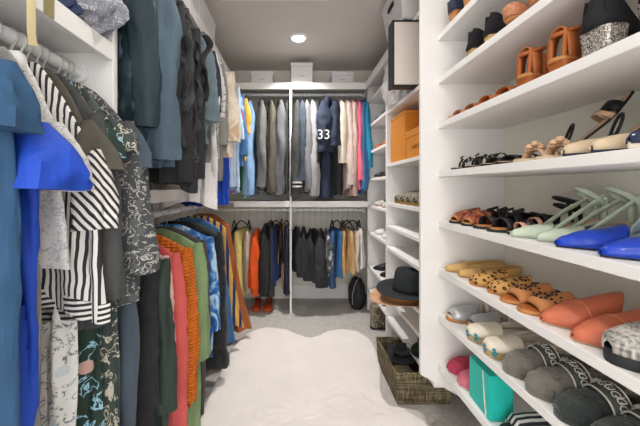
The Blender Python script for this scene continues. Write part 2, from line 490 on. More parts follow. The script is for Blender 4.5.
def sleeve_rings(rng, sx, hw, slope, ln, r0, r1, squash=.75, out=.02, N=22, R=22, ruffle=0.0):
    rings = []
    sd = rng.uniform(0, 500); p1 = rng.uniform(0, 6.28)
    sway = rng.uniform(-.03, .03)
    for i in range(R + 1):
        t = i / R; s = t * ln
        top = min(1, s / .16)
        r = (r0 + (r1 - r0) * t) * (.22 + .78 * math.sin(top * PI / 2) ** .8)
        cx = sx * (hw - r * .9 + .004 + out * math.sin(min(1, t * 1.1) * PI * .5)) + .012 * noise.noise(Vector((sd, s * 4, 0))) * top
        cy = sway * s * 1.2 + .014 * noise.noise(Vector((sd, s * 4, 5))) * top
        cz = -slope * .80 - s
        ring = []
        for j in range(N):
            a = 2 * PI * j / N
            k = 1 + .42 * noise.noise(Vector((math.cos(a) * 1.3 + sd, math.sin(a) * 1.3, s * 3.5))) * min(1, t * 4)
            cr = noise.noise(Vector((math.cos(a) * 1.1 + sd, math.sin(a) * 1.1 + 9, s * 17 + 1.5 * math.cos(a))))
            k += (.26 * (.3 - abs(cr)) + .06 * cr) * min(1, t * 4) + ruffle * t * math.sin(7 * a + p1)
            ring.append((cx + r * k * math.cos(a), cy + r * k * squash * math.sin(a), cz + .008 * noise.noise(Vector((math.cos(a), math.sin(a), sd))) * t))
        rings.append(ring)
    return rings

SEED = [10]
def garment(name, desc, where, cat, group, rodpt, yaw, mat, hw=.22, L=.8, th=.04, drop=.075, sleeve=None, sl_mat=None, sr=(.055, .042), ssq=.75, sout=.02, collar=None, neck=.065, slope=.085,
            hang='black', hdrop=None, hhw=None, hyaw=0.0, strap=0, straps=None, quilt=0, hem_band=None, ruffle=0.0, buttons=None, hlabel=None, one_sleeve=False, **kw):
    SEED[0] += 1; rng = random.Random(SEED[0])
    zt = -drop
    loc = (rodpt[0], rodpt[1], rodpt[2] - drop + .012)
    root = thing(name, (desc + ' ' + where).strip(), cat, loc, yaw, group)
    if strap:       # shoulder straps: the body starts lower
        rings = cloth_body(rng, hw, L - strap, th, neck=hw * .85, slope=.03, quilt=quilt, **kw)
        rings = [[(x, y, z - strap) for x, y, z in r] for r in rings]
        for sx in (-1, 1):
            MB().tube([(sx * .055, 0, -.012), (sx * .075, -.012, -.05), (sx * hw * .5, -.016, -strap - .01)], .006, 8, .5).build('strap', straps or mat, root)
    else:
        rings = cloth_body(rng, hw, L, th, neck=neck, slope=slope, quilt=quilt, **kw)
    body = MB().loft(rings).build('body', mat, root)
    if sleeve:
        for sx in ((-1,) if one_sleeve else (-1, 1)):
            MB().loft(sleeve_rings(rng, sx, hw, slope, sleeve, sr[0], sr[1], ssq, sout, ruffle=ruffle)).build('sleeve', sl_mat or mat, root)
    if collar:
        n = 24
        rr = []
        for k, (r, z, yy) in enumerate([(.062, -.028, .024), (.066, .004, .026), (.074, -.006, .033), (.082, -.04, .036)]):
            rr.append([(r * math.cos(2 * PI * j / n), yy * math.sin(2 * PI * j / n) - .003, z + .004 * math.sin(4 * PI * j / n)) for j in range(n)])
        MB().loft(rr, True, False, False).build('collar', collar, root, solid=.003)
    if hem_band:
        last = rings[-1]; up = .045
        def sc(r, k): return [(x * k, y * k, z) for x, y, z in r]
        a = sc([(x, y, z + up) for x, y, z in last], 1.02); b = sc([(x, y, z - .002) for x, y, z in last], 1.02)
        MB().loft([a, b]).build('hem_band', hem_band, root)
    if buttons:
        mb = MB()
        for k in range(6):
            z = -.12 - k * (L - .2) / 6
            mb.revolve([(.0001, -.004), (.006, -.003), (.006, .003), (.0001, .004)], 10, (hw * .15, -th * .62, z))
        mb.build('button', buttons, root)
    if hang:
        wsh = neck + (hw - neck) * min(1, .07 / slope) ** .8
        hanger(f'{hang} hanger holding the {hlabel or desc}', rodpt, yaw + hyaw, hdrop if hdrop else drop, hhw if hhw else min(hw * .82, .2, wsh * .93), hang, group and ('hangers for ' + group))
    return root

# ------------------------------------------------------------------ fabrics
F = M
def cloth(name, c, **k):
    k['bump'] = min(1.0, k.get('bump', .3) * 2.4) if k.get('kind', 'plain') not in ('knit', 'fur', 'weave') else k.get('bump', .3)
    return M('cloth_' + name, c, **k)
SLATE = cloth('slate_blue', (48, 80, 112), bump=.3)
ROYAL = cloth('royal_blue', (36, 76, 186), rough=.6, bump=.25, sheen=.0, var=.06)
OATGREY = cloth('grey_knit', (158, 156, 148), bump=.35, kind='knit', bs=4)
LACEW = cloth('white_lace', (220, 217, 213), kind='lace', c2=(186, 186, 186), sc=4.5)
STRX = cloth('stripe_vertical', (222, 219, 214), kind='stripe_x', c2=(50, 48, 52), sc=73)
STRZ = cloth('stripe_horizontal', (222, 219, 214), kind='stripe_z', c2=(50, 48, 52), sc=74)
STRD = cloth('stripe_diagonal', (222, 219, 214), kind='stripe_d', c2=(50, 48, 52), sc=25)
PRINTW = cloth('white_print', (222, 220, 216), kind='floral', c2=(124, 126, 130), c3=(200, 206, 212), sc=2.0)
GRNFL = cloth('green_print', (44, 62, 54), kind='floral', c2=(150, 196, 214), c3=(206, 168, 158), sc=1.15)
TAUPE = cloth('taupe', (84, 80, 71), bump=.3)
CHAR = cloth('charcoal', (74, 75, 75), bump=.35)
DKFL = cloth('dark_floral', (66, 76, 72), kind='floral', c2=(200, 194, 176), c3=(90, 98, 92), sc=1.3)
BLKLACE = cloth('black_white_lace', (72, 74, 76), kind='floral', c2=(180, 178, 172), c3=(92, 94, 96), sc=2.4)
STEELG = cloth('steel_grey', (72, 82, 94), bump=.3)
BOUCLE = cloth('black_boucle', (42, 42, 44), kind='fur', bump=.6)
DKGRN = cloth('black_green', (48, 60, 54), bump=.3, rough=.7)
BLUSH = cloth('blush', (216, 186, 176))
SALMON = cloth('salmon', (206, 92, 88), kind='knit', bump=.3, bs=3)
ORANGE = cloth('orange_knit', (214, 112, 32), kind='knit', bump=.8, bs=.9)
SAGE = cloth('sage', (126, 150, 106), bump=.35)
BROWNG = cloth('brown_grey', (78, 74, 72), bump=.3)
TIE = cloth('tie_dye', (28, 58, 120), kind='tiedye', c2=(60, 120, 190), c3=(180, 208, 226), sc=1.2)
FURB = cloth('black_fur', (30, 31, 34), kind='fur', bump=.9, sheen=.12, rough=.7)
DENIMB = cloth('denim', (70, 112, 158), bump=.3)
MUST = cloth('mustard_stripe', (222, 172, 88), kind='stripe_x', c2=(40, 62, 110), sc=22)
SUEDE = cloth('brown_suede', (158, 92, 52), bump=.3)
DKTEAL = cloth('dark_teal', (38, 54, 60), rough=.55, bump=.35)
SLDEN = cloth('slate_denim', (74, 92, 104), bump=.4, rough=.7)
BLACK = cloth('black', (46, 46, 48), bump=.4)
BLACK2 = cloth('soft_black', (58, 58, 60), bump=.4)
BLKCHK = cloth('black_textured', (52, 52, 54), kind='spots', c2=(100, 100, 100), sc=2.5)
SATIN = cloth('slate_satin', (92, 110, 118), rough=.4, bump=.35, sheen=.2)
GREYT = cloth('grey_trouser', (102, 101, 102), bump=.25)
NAVY = cloth('navy', (44, 52, 70), bump=.3)
BWPR = cloth('black_white_print', (206, 202, 196), kind='floral', c2=(52, 52, 54), c3=(80, 80, 82), sc=2.2)
GREYTEE = cloth('grey_tee', (136, 134, 132), bump=.25)
CREAM = cloth('cream', (226, 214, 196), bump=.3)
CREAMP = cloth('cream_patch', (230, 220, 206), kind='tiedye', c2=(226, 214, 196), c3=(204, 172, 138), sc=.8)
WHITE = cloth('white', (224, 221, 219), bump=.3, rough=.7)
REDPR = cloth('red_blue_print', (196, 58, 66), kind='tiedye', c2=(120, 160, 205), c3=(220, 220, 220), sc=1.4)
LBLUE = cloth('light_blue', (140, 176, 216), bump=.25)
PBLUE = cloth('pale_blue_stripe', (170, 200, 224), kind='stripe_x', c2=(216, 226, 234), sc=60)
YELLOW = cloth('yellow', (230, 178, 66), bump=.25)
GREEN = cloth('green', (38, 148, 112), bump=.3)
MINT = cloth('mint', (140, 178, 160), bump=.3)
TWGREY = cloth('tweed_grey', (110, 108, 108), kind='weave', c2=(126, 124, 123), c3=(96, 95, 96), bump=.2)
OLIVEG = cloth('olive_grey', (92, 88, 78), kind='weave', c2=(102, 97, 86), c3=(80, 76, 68), bump=.2)
HEATH = cloth('heather_grey', (112, 112, 115), bump=.2)
LGREY = cloth('light_grey', (164, 164, 166), bump=.25)
MGREY = cloth('mid_grey', (128, 128, 130), bump=.25)
PINKB = cloth('pink_beige', (206, 186, 178), bump=.25)
PINK = cloth('pink', (224, 112, 136), bump=.25)
TEALB = cloth('teal_blue', (44, 140, 172), bump=.25)
MBLUE = cloth('mid_blue', (64, 112, 160), bump=.25)
PALEY = cloth('pale_yellow', (226, 206, 128), bump=.25)
BONE = cloth('bone', (206, 192, 176), bump=.25)
BORANGE = cloth('bright_orange', (226, 88, 34), bump=.3)
TAN = cloth('tan', (206, 164, 106), bump=.3)
BWSPL = cloth('grey_splash', (56, 58, 62), kind='tiedye', c2=(92, 96, 102), c3=(196, 198, 200), sc=1.6)

# ------------------------------------------------------------------ near rod on the left wall
G = 'clothes on the near single rod'
XR = -.71; ZR = 1.556
def near(y, yaw, *a, **k):
    name, desc, where, cat, mat = a
    k['hw'] = k['hw'] - .028; k.setdefault('slope', .135); k.setdefault('sout', .055); k['flare'] = k.get('flare', 1.0) * 1.10; k['fold'] = k.get('fold', .008) * 1.25
    return garment(name, desc, where, cat, G, (XR, y, ZR), yaw, mat, hang=k.pop('hang', 'white'), **k)
near(.505, .05, 'dress', 'slate blue sleeveless dress', 'hanging first on the near rod', 'dress', SLATE, hw=.252, L=1.2, th=.05, sleeve=.12, sr=(.07, .066), sout=.02, flare=.93, neck=.06, slope=.12, fold=.012, nf=4, collar=SLATE)
near(.60, -.04, 'dress', 'royal blue satin dress with flared sleeves', 'behind the slate blue dress', 'dress', ROYAL, hw=.245, L=1.25, th=.045, sleeve=.13, sr=(.08, .10), sout=.05, ruffle=.1, flare=.55, fold=.012, nf=4, slope=.23)
near(.665, .03, 'cardigan', 'long pale grey knit cardigan', 'behind the royal blue dress', 'cardigan', OATGREY, hw=.172, L=1.2, th=.035, flare=.84, fold=.010)
near(.705, -.03, 'blouse', 'white lace blouse', 'between grey cardigan and striped top', 'blouse', LACEW, hw=.19, L=.52, th=.03, slope=.2, sleeve=.16, sr=(.055, .05), fold=.006, hang='black', collar=WHITE)
near(.745, .04, 'shirt', 'black and white striped top with banded hem', 'on the near rod', 'top', STRX, hw=.245, L=.63, th=.035, slope=.27, sleeve=.2, sr=(.045, .048), sout=.025, sl_mat=STRD, fold=.007, hem_band=STRZ, flare=1.02, hang='black')
near(.77, 0, 'dress', 'long white dress with grey vine print', 'below the striped top', 'dress', PRINTW, hw=.178, L=1.15, th=.03, strap=.12, fold=.010, flare=.95, hang='white')
near(.842, .03, 'dress', 'dark green dress printed with pink and blue flowers', 'beside the striped hem', 'dress', GRNFL, hw=.185, L=1.15, th=.03, sleeve=.12, fold=.006, hang='black')
near(.79, -.03, 'shirt', 'taupe top with short flared sleeves', 'behind the striped top', 'top', TAUPE, hw=.205, L=.5, th=.03, slope=.17, sleeve=.13, sr=(.055, .085), sout=.05, fold=.006, hang='black')
near(.818, .02, 'blouse', 'charcoal draped blouse', 'just behind the taupe top', 'blouse', CHAR, hw=.205, L=.68, th=.03, sleeve=.5, sr=(.055, .05), fold=.009, hang='black')
near(.893, -.02, 'dress', 'long dark grey dress with cream leaf print', 'behind the charcoal blouse', 'dress', DKFL, hw=.2, L=1.2, th=.03, sleeve=.1, fold=.006, hang='black')
near(.918, .03, 'kimono', 'black kimono patterned with white lace', 'near the end of the near rod', 'kimono', BLKLACE, hw=.235, L=.66, th=.03, sleeve=.46, sr=(.06, .065), fold=.008, hang='black')
near(.938, 0, 'dress', 'plain steel grey dress', 'behind the lace kimono', 'dress', STEELG, hw=.225, L=1.25, th=.028, sleeve=.14, ssq=.5, fold=.005, hang='black')

# ------------------------------------------------------------------ lower rod of the left unit
G = 'clothes on the lower left rod'
XR = -.70; ZR = 1.045
def low(y, yaw, *a, **k):
    name, desc, where, cat, mat = a
    return garment(name, desc, where, cat, G, (XR, y, ZR), yaw, mat, hang='black', **k)
low(1.06, 0, 'dress', 'black boucle dress', 'first on the lower rod past the panel', 'dress', BOUCLE, hw=.2, L=.95, th=.04, sleeve=.5, fold=.007)
low(1.12, .03, 'dress', 'black green satin dress', 'beside the black boucle dress', 'dress', DKGRN, hw=.225, L=.95, th=.05, sleeve=.55, fold=.01)
low(1.175, 0, 'blouse', 'thin blush pink blouse', 'between dark satin dress and salmon cardigan', 'blouse', BLUSH, hw=.2, L=.6, th=.03, sleeve=.45, fold=.006)
low(1.24, -.03, 'cardigan', 'long salmon pink cardigan', 'next to the orange cable knit', 'cardigan', SALMON, hw=.22, L=.84, th=.045, sleeve=.72, sr=(.06, .05), fold=.008)
low(1.33, .03, 'cardigan', 'orange cable knit cardigan', 'in the middle of the lower rod', 'cardigan', ORANGE, hw=.235, L=.76, th=.06, sleeve=.66, sr=(.065, .06), fold=.008)
low(1.46, -.02, 'coat', 'long sage green coat', 'behind the orange cable knit', 'coat', SAGE, hw=.245, L=.96, th=.06, sleeve=.55, sr=(.07, .06), fold=.012, sout=.035)
low(1.54, .02, 'coat', 'brown grey long jacket', 'between the sage coat and blue tie dye', 'jacket', BROWNG, hw=.235, L=.95, th=.05, sleeve=.5, fold=.008)
low(1.64, -.03, 'shirt', 'blue tie dye shirt', 'beside the black fur coat', 'shirt', TIE, hw=.25, L=.72, th=.05, sleeve=.5, sr=(.07, .055), sout=.03, fold=.01)
low(1.80, .03, 'coat', 'black fur coat with horizontal bands', 'hanging low by the rug', 'coat', FURB, hw=.255, L=.88, th=.11, sleeve=.66, sr=(.085, .075), sout=.03, fold=.006, quilt=.11, bottom_shift=.05)
low(2.00, 0, 'dress', 'blue denim dress with flared skirt', 'behind the black fur coat', 'dress', DENIMB, hw=.205, L=.84, th=.05, flare=1.25, bottom_shift=.05, fold=.014)
low(2.14, .04, 'skirt', 'mustard and navy striped dress', 'between denim dress and brown suede', 'dress', MUST, hw=.20, L=.80, th=.045, flare=1.35, bottom_shift=.06, fold=.012)
low(2.32, -.02, 'coat', 'brown suede coat', 'last on the lower rod before the back wall', 'coat', SUEDE, hw=.195, L=.9, th=.06, flare=1.45, bottom_shift=.08, fold=.012)

# ------------------------------------------------------------------ upper rod of the left unit
G = 'clothes on the upper left rod'
XR = -.682; ZR = 2.075
def up(y, yaw, *a, **k):
    name, desc, where, cat, mat = a
    k.setdefault('crease', 5.0); k['fold'] = k.get('fold', .01) * 1.25
    return garment(name, desc, where, cat, G, (XR, y, ZR), yaw, mat, hang=k.pop('hang', 'black' if y > 1.25 else None), **k)
up(1.065, .06, 'jacket', 'dark teal satin jacket', 'against the tall white panel', 'jacket', DKTEAL, hw=.17, L=.66, th=.05, sleeve=.55, sr=(.06, .05), fold=.012)
dden = up(1.14, -.05, 'dress', 'slate denim shirt dress', 'in front of the black blouses', 'dress', SLDEN, hw=.215, L=.74, th=.06, sleeve=.66, sr=(.07, .062), sout=.03, fold=.018, nf=6)
last_blouse = up(1.22, .05, 'blouse', 'black ruffled blouse with long tails', 'behind the slate denim dress', 'blouse', BLACK, hw=.22, L=.78, th=.05, sleeve=.74, sr=(.055, .065), fold=.02, nf=8, ruffle=.2, hem=.07)
def ribbons(o, mat, seed, n, z0, z1, x=.2):
    rg = random.Random(seed)
    for k in range(n):
        za = rg.uniform(z0, z0 - .15); ln = rg.uniform(.25, .5); px = x + rg.uniform(-.05, .05); py = rg.uniform(-.04, -.01)
        rings = []
        for i in range(22):
            u = i / 21; z = za - ln * u; w = .012 + .022 * abs(noise.noise(Vector((seed + k, u * 4, 0)))) + .012 * u
            cx = px + .035 * noise.noise(Vector((seed * 3 + k, u * 3.5, 4))); cy = py + .03 * noise.noise(Vector((seed + k * 2, u * 3.5, 9)))
            tw = 2.5 * noise.noise(Vector((seed + k, u * 2.2, 20)))
            rings.append([(cx + q * w * math.cos(tw), cy + q * w * math.sin(tw), z) for q in (-1, -.3, .3, 1)])
        MB().loft(rings, False).build('ruffle_strip', mat, o, solid=.003)
ribbons(last_blouse, BLACK2, 3, 7, -.18, -.8)
speck = up(1.29, -.05, 'shirt', 'black speckled top', 'behind the ruffled black blouse', 'top', BLKCHK, hw=.225, L=.74, th=.045, sleeve=.45, fold=.016, nf=7, hem=.05)
b = up(1.37, .05, 'vest', 'soft black strappy vest', 'with loose straps', 'vest', BLACK2, hw=.225, L=.76, th=.05, strap=.14, fold=.018, nf=8, hem=.06)
for k in range(4):
    MB().tube([(.10 + .03 * k, -.03, -.16), (.15 + .025 * k, -.05, -.3 - .05 * k), (.12 + .03 * k, -.055, -.42 - .03 * k), (.17 + .01 * k, -.04, -.6 - .04 * k)], .008, 6, .4).build('strap', BLACK, b)
    MB().revolve([(.010, -.002), (.016, -.003), (.016, .003), (.010, .002)], 12, (.13 + .03 * k, -.055, -.34 - .03 * k)).build('buckle', STEEL, b)
bomber = up(1.45, -.04, 'jacket', 'black bomber jacket', 'beside the slate satin jacket', 'jacket', BLACK, hw=.22, L=.76, th=.055, sleeve=.72, sr=(.065, .055), fold=.016, nf=7, hem=.05)
ribbons(bomber, BLACK, 8, 7, -.10, -.8, .21)
ribbons(speck, BLKCHK, 23, 6, -.1, -.8, .2)
ribbons(dden, SLDEN, 41, 3, -.25, -.8, .17)
ribbons(b, BLACK2, 14, 6, -.15, -.8, .2)
up(1.53, .05, 'jacket', 'slate satin jacket with short sleeves', 'in the middle of the upper rod', 'jacket', SATIN, hw=.235, L=.6, th=.06, sleeve=.42, sr=(.075, .075), sout=.035, fold=.014)
up(1.60, 0, 'trousers', 'grey pressed trousers', 'behind the slate satin jacket', 'trousers', GREYT, hw=.225, L=.68, th=.05, neck=.2, slope=.05, fold=.012, nf=5)
up(1.675, .03, 'jacket', 'short navy jacket', 'behind the grey trousers', 'jacket', NAVY, hw=.23, L=.42, th=.055, sleeve=.34, sr=(.07, .06), fold=.01)
up(1.70, 0, 'shirt', 'long white shirt', 'hanging down past the middle shelf', 'shirt', WHITE, hw=.235, L=.94, th=.03, flare=1.0, sleeve=.4, fold=.012, nf=5)
up(1.765, 0, 'shirt', 'black and white flecked top', 'beside the grey tee', 'top', BWPR, hw=.235, L=.68, th=.04, sleeve=.35, fold=.008)
up(1.85, .04, 'tee', 'grey long tee', 'between the flecked top and patchwork blouse', 'tee', GREYTEE, hw=.235, L=.76, th=.05, sleeve=.5, sr=(.06, .05), fold=.01)
up(1.99, -.04, 'blouse', 'cream patchwork blouse', 'near the end of the upper rod', 'blouse', CREAMP, hw=.275, L=.62, th=.07, sleeve=.46, sr=(.08, .06), sout=.035, fold=.012)
up(2.12, 0, 'dress', 'long royal blue dress', 'under the cream patchwork blouse', 'dress', ROYAL, hw=.215, L=.945, th=.05, sleeve=.2, fold=.012)
up(2.26, 0, 'blouse', 'pale blue striped blouse', 'behind the long royal blue dress', 'blouse', PBLUE, hw=.26, L=.84, th=.05, sleeve=.4, fold=.01)
up(2.35, 0, 'blouse', 'red and blue printed blouse', 'beside the pale blue striped blouse', 'blouse', REDPR, hw=.245, L=.86, th=.04, sleeve=.3, fold=.01)
up(2.45, 0, 'shirt', 'denim blue shirt', 'at the end of the upper rod', 'shirt', DENIMB, hw=.26, L=.66, th=.06, sleeve=.5, sr=(.065, .055), fold=.01)
up(2.56, 0, 'cardigan', 'yellow cardigan', 'last on the upper rod', 'cardigan', YELLOW, hw=.27, L=.6, th=.06, sleeve=.3, fold=.01)

# ------------------------------------------------------------------ back wall, upper rods
YB = 2.97
def back(px, zr, G, *a, **k):
    name, desc, where, cat, mat = a
    return garment(name, desc, where, cat, G, (px, YB, zr), PI / 2 + k.pop('yaw', 0), mat, hang='black', **k)
G = 'clothes on the upper rod of the back wall'
Z = 2.10
back(-.53, Z, G, 'dress', 'emerald green dress', 'by the back corner', 'dress', GREEN, hw=.21, L=.86, th=.05, sleeve=.3, fold=.01)
back(-.475, Z, G, 'dress', 'mint green dress', 'beside the emerald dress', 'dress', MINT, hw=.21, L=.93, th=.045, sleeve=.2, fold=.01)
back(-.432, Z, G, 'shirt', 'light blue shirt', 'beside the grey tweed blazer', 'shirt', LBLUE, hw=.225, L=.93, th=.05, sleeve=.85, sr=(.05, .045), ssq=1.1, fold=.008, yaw=.06)
back(-.330, Z, G, 'blazer', 'grey tweed blazer', 'beside the olive grey blazer', 'blazer', TWGREY, hw=.235, L=.86, th=.06, sleeve=.78, sr=(.055, .055), ssq=.82, fold=.005, yaw=.13, collar=TWGREY)
back(-.238, Z, G, 'blazer', 'olive grey blazer', 'in the middle of the back section', 'blazer', OLIVEG, hw=.235, L=.91, th=.055, sleeve=.83, sr=(.056, .052), ssq=.8, fold=.006, yaw=.12, collar=OLIVEG)
back(-.143, Z, G, 'blazer', 'heather grey blazer', 'beside the white divider panel', 'blazer', HEATH, hw=.235, L=.91, th=.062, sleeve=.85, sr=(.06, .058), ssq=.82, fold=.006, yaw=.10, collar=HEATH)
back(-.075, Z, G, 'dress', 'slim dark dress', 'against the divider panel', 'dress', CHAR, hw=.19, L=.87, th=.03, fold=.004)
v = back(.028, Z, G, 'jacket', 'charcoal jacket with white cuff stripes', 'just past the divider panel', 'jacket', CHAR, hw=.23, L=.90, th=.06, sleeve=.86, sr=(.05, .05), ssq=.85, fold=.006, yaw=-.03)
MB().loft([[(-.237 + .054 * math.cos(2 * PI * j / 20), .047 * math.sin(2 * PI * j / 20), -z) for j in range(20)] for z in (.80, .815)]).build('cuff_stripe', WHITE, v)
MB().loft([[(-.237 + .054 * math.cos(2 * PI * j / 20), .047 * math.sin(2 * PI * j / 20), -z) for j in range(20)] for z in (.835, .85)]).build('cuff_stripe', WHITE, v)
back(.072, Z, G, 'jacket', 'plain charcoal jacket', 'beside the striped cuff jacket', 'jacket', STEELG, hw=.23, L=.88, th=.05, sleeve=.72, sr=(.045, .042), ssq=1.05, fold=.006)
back(.115, Z, G, 'sweater', 'mid grey sweater', 'beside the light grey sweater', 'sweater', MGREY, hw=.225, L=.9, th=.05, sleeve=.8, sr=(.048, .042), ssq=1.05, fold=.006)
back(.165, Z, G, 'sweater', 'light grey sweater', 'beside the dark trousers', 'sweater', LGREY, hw=.225, L=.92, th=.05, sleeve=.86, sr=(.046, .042), ssq=1.05, fold=.006, yaw=.04)
back(.21, Z, G, 'dress', 'black slim dress', 'between light grey sweater and jersey', 'dress', BLACK, hw=.21, L=.9, th=.04, sleeve=.6, sr=(.04, .036), ssq=1.0, fold=.005)
j = back(.275, Z, G, 'jersey', 'navy sports jersey with white 33', 'on the back rod', 'jersey', NAVY, hw=.235, L=.52, th=.09, sleeve=.46, sr=(.068, .078), ssq=1.1, sout=.03, fold=.006, yaw=-.05)
lettering('33', .12, INKW, j, (-.309, .005, -.385), (PI / 2, 0, -PI / 2), 'number')
back(.30, Z, G, 'trousers', 'long navy trousers', 'under the sports jersey', 'trousers', NAVY, hw=.205, L=.95, th=.10, fold=.012, neck=.19, slope=.03)
back(.372, Z, G, 'shirt', 'dark navy shirt', 'beside the sports jersey', 'shirt', NAVY, hw=.235, L=.5, th=.07, sleeve=.40, sr=(.06, .062), ssq=1.05, fold=.008)
back(.395, Z, G, 'dress', 'black evening dress', 'under the dark navy shirt', 'dress', BLACK, hw=.205, L=.91, th=.07, fold=.01)
back(.445, Z, G, 'cardigan', 'cream cardigan', 'beside the dark navy shirt', 'cardigan', CREAM, hw=.22, L=.62, th=.05, sleeve=.56, sr=(.045, .04), ssq=1.0, fold=.008)
back(.50, Z, G, 'blouse', 'pinkish beige blouse', 'between the cream garments', 'blouse', PINKB, hw=.22, L=.86, th=.05, sleeve=.76, sr=(.048, .042), ssq=1.05, fold=.008)
back(.552, Z, G, 'dress', 'long pale blush dress', 'beside the pink shirt', 'dress', BLUSH, hw=.22, L=.92, th=.05, sleeve=.66, sr=(.048, .04), ssq=1.0, fold=.008)
back(.598, Z, G, 'shirt', 'pink shirt', 'beside the blue shirts by the shoe shelves', 'shirt', PINK, hw=.225, L=.88, th=.04, sleeve=.72, sr=(.038, .034), ssq=1.0, fold=.006)
back(.633, Z, G, 'shirt', 'mid blue shirt', 'beside the pink shirt', 'shirt', MBLUE, hw=.225, L=.9, th=.035, sleeve=.8, sr=(.034, .032), ssq=1.0, fold=.005)
back(.664, Z, G, 'shirt', 'teal blue shirt', 'against the corner shoe shelves', 'shirt', TEALB, hw=.225, L=.85, th=.03, sleeve=.6, sr=(.03, .028), ssq=.9, fold=.004)

# ------------------------------------------------------------------ back wall, lower rods
G = 'clothes on the lower rod of the back wall'
Z = .965
D = .20
back(-.60, Z, G, 'trousers', 'black cropped trousers', 'in the low back corner', 'trousers', BLACK, hw=.2, L=.5, th=.05, drop=D, neck=.19, slope=.03, hdrop=.105, hhw=.17, yaw=0.07, hyaw=0.25)
back(-.535, Z, G, 'trousers', 'pale yellow trousers', 'beside the bone trousers', 'trousers', PALEY, hw=.2, L=.60, th=.10, drop=D, neck=.19, slope=.03, fold=.012, hdrop=.105, hhw=.17, yaw=-0.06, hyaw=-0.22)
back(-.455, Z, G, 'trousers', 'bone coloured trousers', 'between pale yellow and orange garments', 'trousers', BONE, hw=.2, L=.58, th=.07, drop=D, neck=.19, slope=.03, fold=.01, hdrop=.105, hhw=.17, yaw=0.05, hyaw=0.18)
back(-.375, Z, G, 'dress', 'bright orange dress', 'on the low back rod', 'dress', BORANGE, hw=.215, L=.58, th=.08, drop=D, sleeve=.45, sr=(.05, .045), ssq=1.0, fold=.012)
back(-.29, Z, G, 'coat', 'long black coat', 'beside the bright orange dress', 'coat', BLACK, hw=.22, L=.66, th=.07, drop=D - .05, sleeve=.55, sr=(.055, .045), ssq=1.0, fold=.012)
back(-.235, Z, G, 'trousers', 'black wide trousers', 'beside the long black coat', 'trousers', BLACK2, hw=.2, L=.66, th=.05, drop=D - .05, neck=.19, slope=.03, fold=.012, hdrop=.105, hhw=.17, yaw=0.08, hyaw=0.29)
back(-.19, Z, G, 'trousers', 'navy trousers', 'beside the tan belts', 'trousers', cloth('deep_navy', (40, 56, 96)), hw=.2, L=.52, th=.05, drop=D - .03, neck=.19, slope=.03, fold=.01, hdrop=.105, hhw=.17, yaw=-0.07, hyaw=-0.25)
bt = thing('belt_hanger', 'tan and black leather belts looped on a hanger', 'belts', (-.135, YB, Z), PI / 2, G)
TANL = M('tan_leather', (196, 142, 84), rough=.5, bump=.1); BLKL = M('black_leather', (34, 34, 36), rough=.4, bump=.1)
hk = [(.021 * math.cos(a), 0, .021 * math.sin(a)) for a in [PI * 1.12 - PI * 1.45 * k / 10 for k in range(11)]] + [(0, 0, -.04), (0, 0, -.10)]
MB().tube(hk, .0022, 6).build('hook', STEEL, bt)
MB().tube([(-.17, 0, -.12), (0, 0, -.095), (.17, 0, -.12)], .006, 8).build('bar', HBLACK, bt)
for k, (u, ln, m) in enumerate([(-.15, .5, TANL), (-.11, .62, TANL), (-.07, .46, BLKL), (-.16, .36, BLKL), (.02, .5, TANL)]):
    MB().tube([(u, -.022, -.13 - ln), (u, -.02, -.3), (u, -.009, -.118), (u, 0, -.1), (u, .009, -.118), (u + .01, .02, -.3), (u + .02, .024, -.1 - ln * .8)], .014, 8, .3).build('belt', m, bt)
back(-.082, Z, G, 'trousers', 'dark navy slim trousers', 'against the low divider panel', 'trousers', NAVY, hw=.2, L=.6, th=.045, drop=D - .02, neck=.19, slope=.03, hdrop=.105, hhw=.17, yaw=0.06, hyaw=0.22)
for px, ln, nm, wh in [(.02, .42, 'black leather jacket', 'just past the low divider'), (.085, .40, 'black quilted jacket', 'second from the low divider'), (.15, .44, 'black rain jacket', 'third from the low divider'),
                       (.20, .5, 'black wool jacket', 'fourth from the low divider'), (.255, .46, 'soft black jacket', 'beside the splash print top')]:
    back(px, Z, G, 'jacket', nm, wh, 'jacket', BLACK if px != .255 else BLACK2, hw=.225, L=ln, th=.06, drop=D - .02 * (px < .1), sleeve=ln - .06, sr=(.055, .05), ssq=1.05, fold=.012, yaw=.2 * math.sin(px * 40))
back(.315, Z, G, 'shirt', 'black and grey splash print top', 'between black jacket and jeans', 'top', BWSPL, hw=.215, L=.42, th=.05, drop=D, sleeve=.3, sr=(.045, .04), ssq=1.0)
back(.365, Z, G, 'jeans', 'long blue jeans', 'beside the splash print top', 'jeans', cloth('jeans', (72, 104, 148)), hw=.2, L=.54, th=.055, drop=D, neck=.19, slope=.03, fold=.01, hdrop=.105, hhw=.17, yaw=-0.05, hyaw=-0.18)
back(.42, Z, G, 'jeans', 'short blue jeans', 'beside the tan trousers', 'jeans', MBLUE, hw=.2, L=.42, th=.05, drop=D, neck=.19, slope=.03, fold=.01, hdrop=.105, hhw=.17, yaw=0.07, hyaw=0.25)
back(.47, Z, G, 'trousers', 'tan trousers', 'beside the short blue jeans', 'trousers', TAN, hw=.2, L=.42, th=.05, drop=D, neck=.19, slope=.03, fold=.01, hdrop=.105, hhw=.17, yaw=-0.06, hyaw=-0.22)
back(.52, Z, G, 'trousers', 'pale tan trousers', 'between tan and cream trousers', 'trousers', cloth('pale_tan', (214, 178, 128)), hw=.2, L=.41, th=.05, drop=D, neck=.19, slope=.03, fold=.01, hdrop=.105, hhw=.17, yaw=0.05, hyaw=0.18)
back(.575, Z, G, 'trousers', 'cream trousers', 'beside the white shorts', 'trousers', BONE, hw=.2, L=.40, th=.05, drop=D, neck=.19, slope=.03, fold=.01, hdrop=.105, hhw=.17, yaw=0.08, hyaw=0.29)
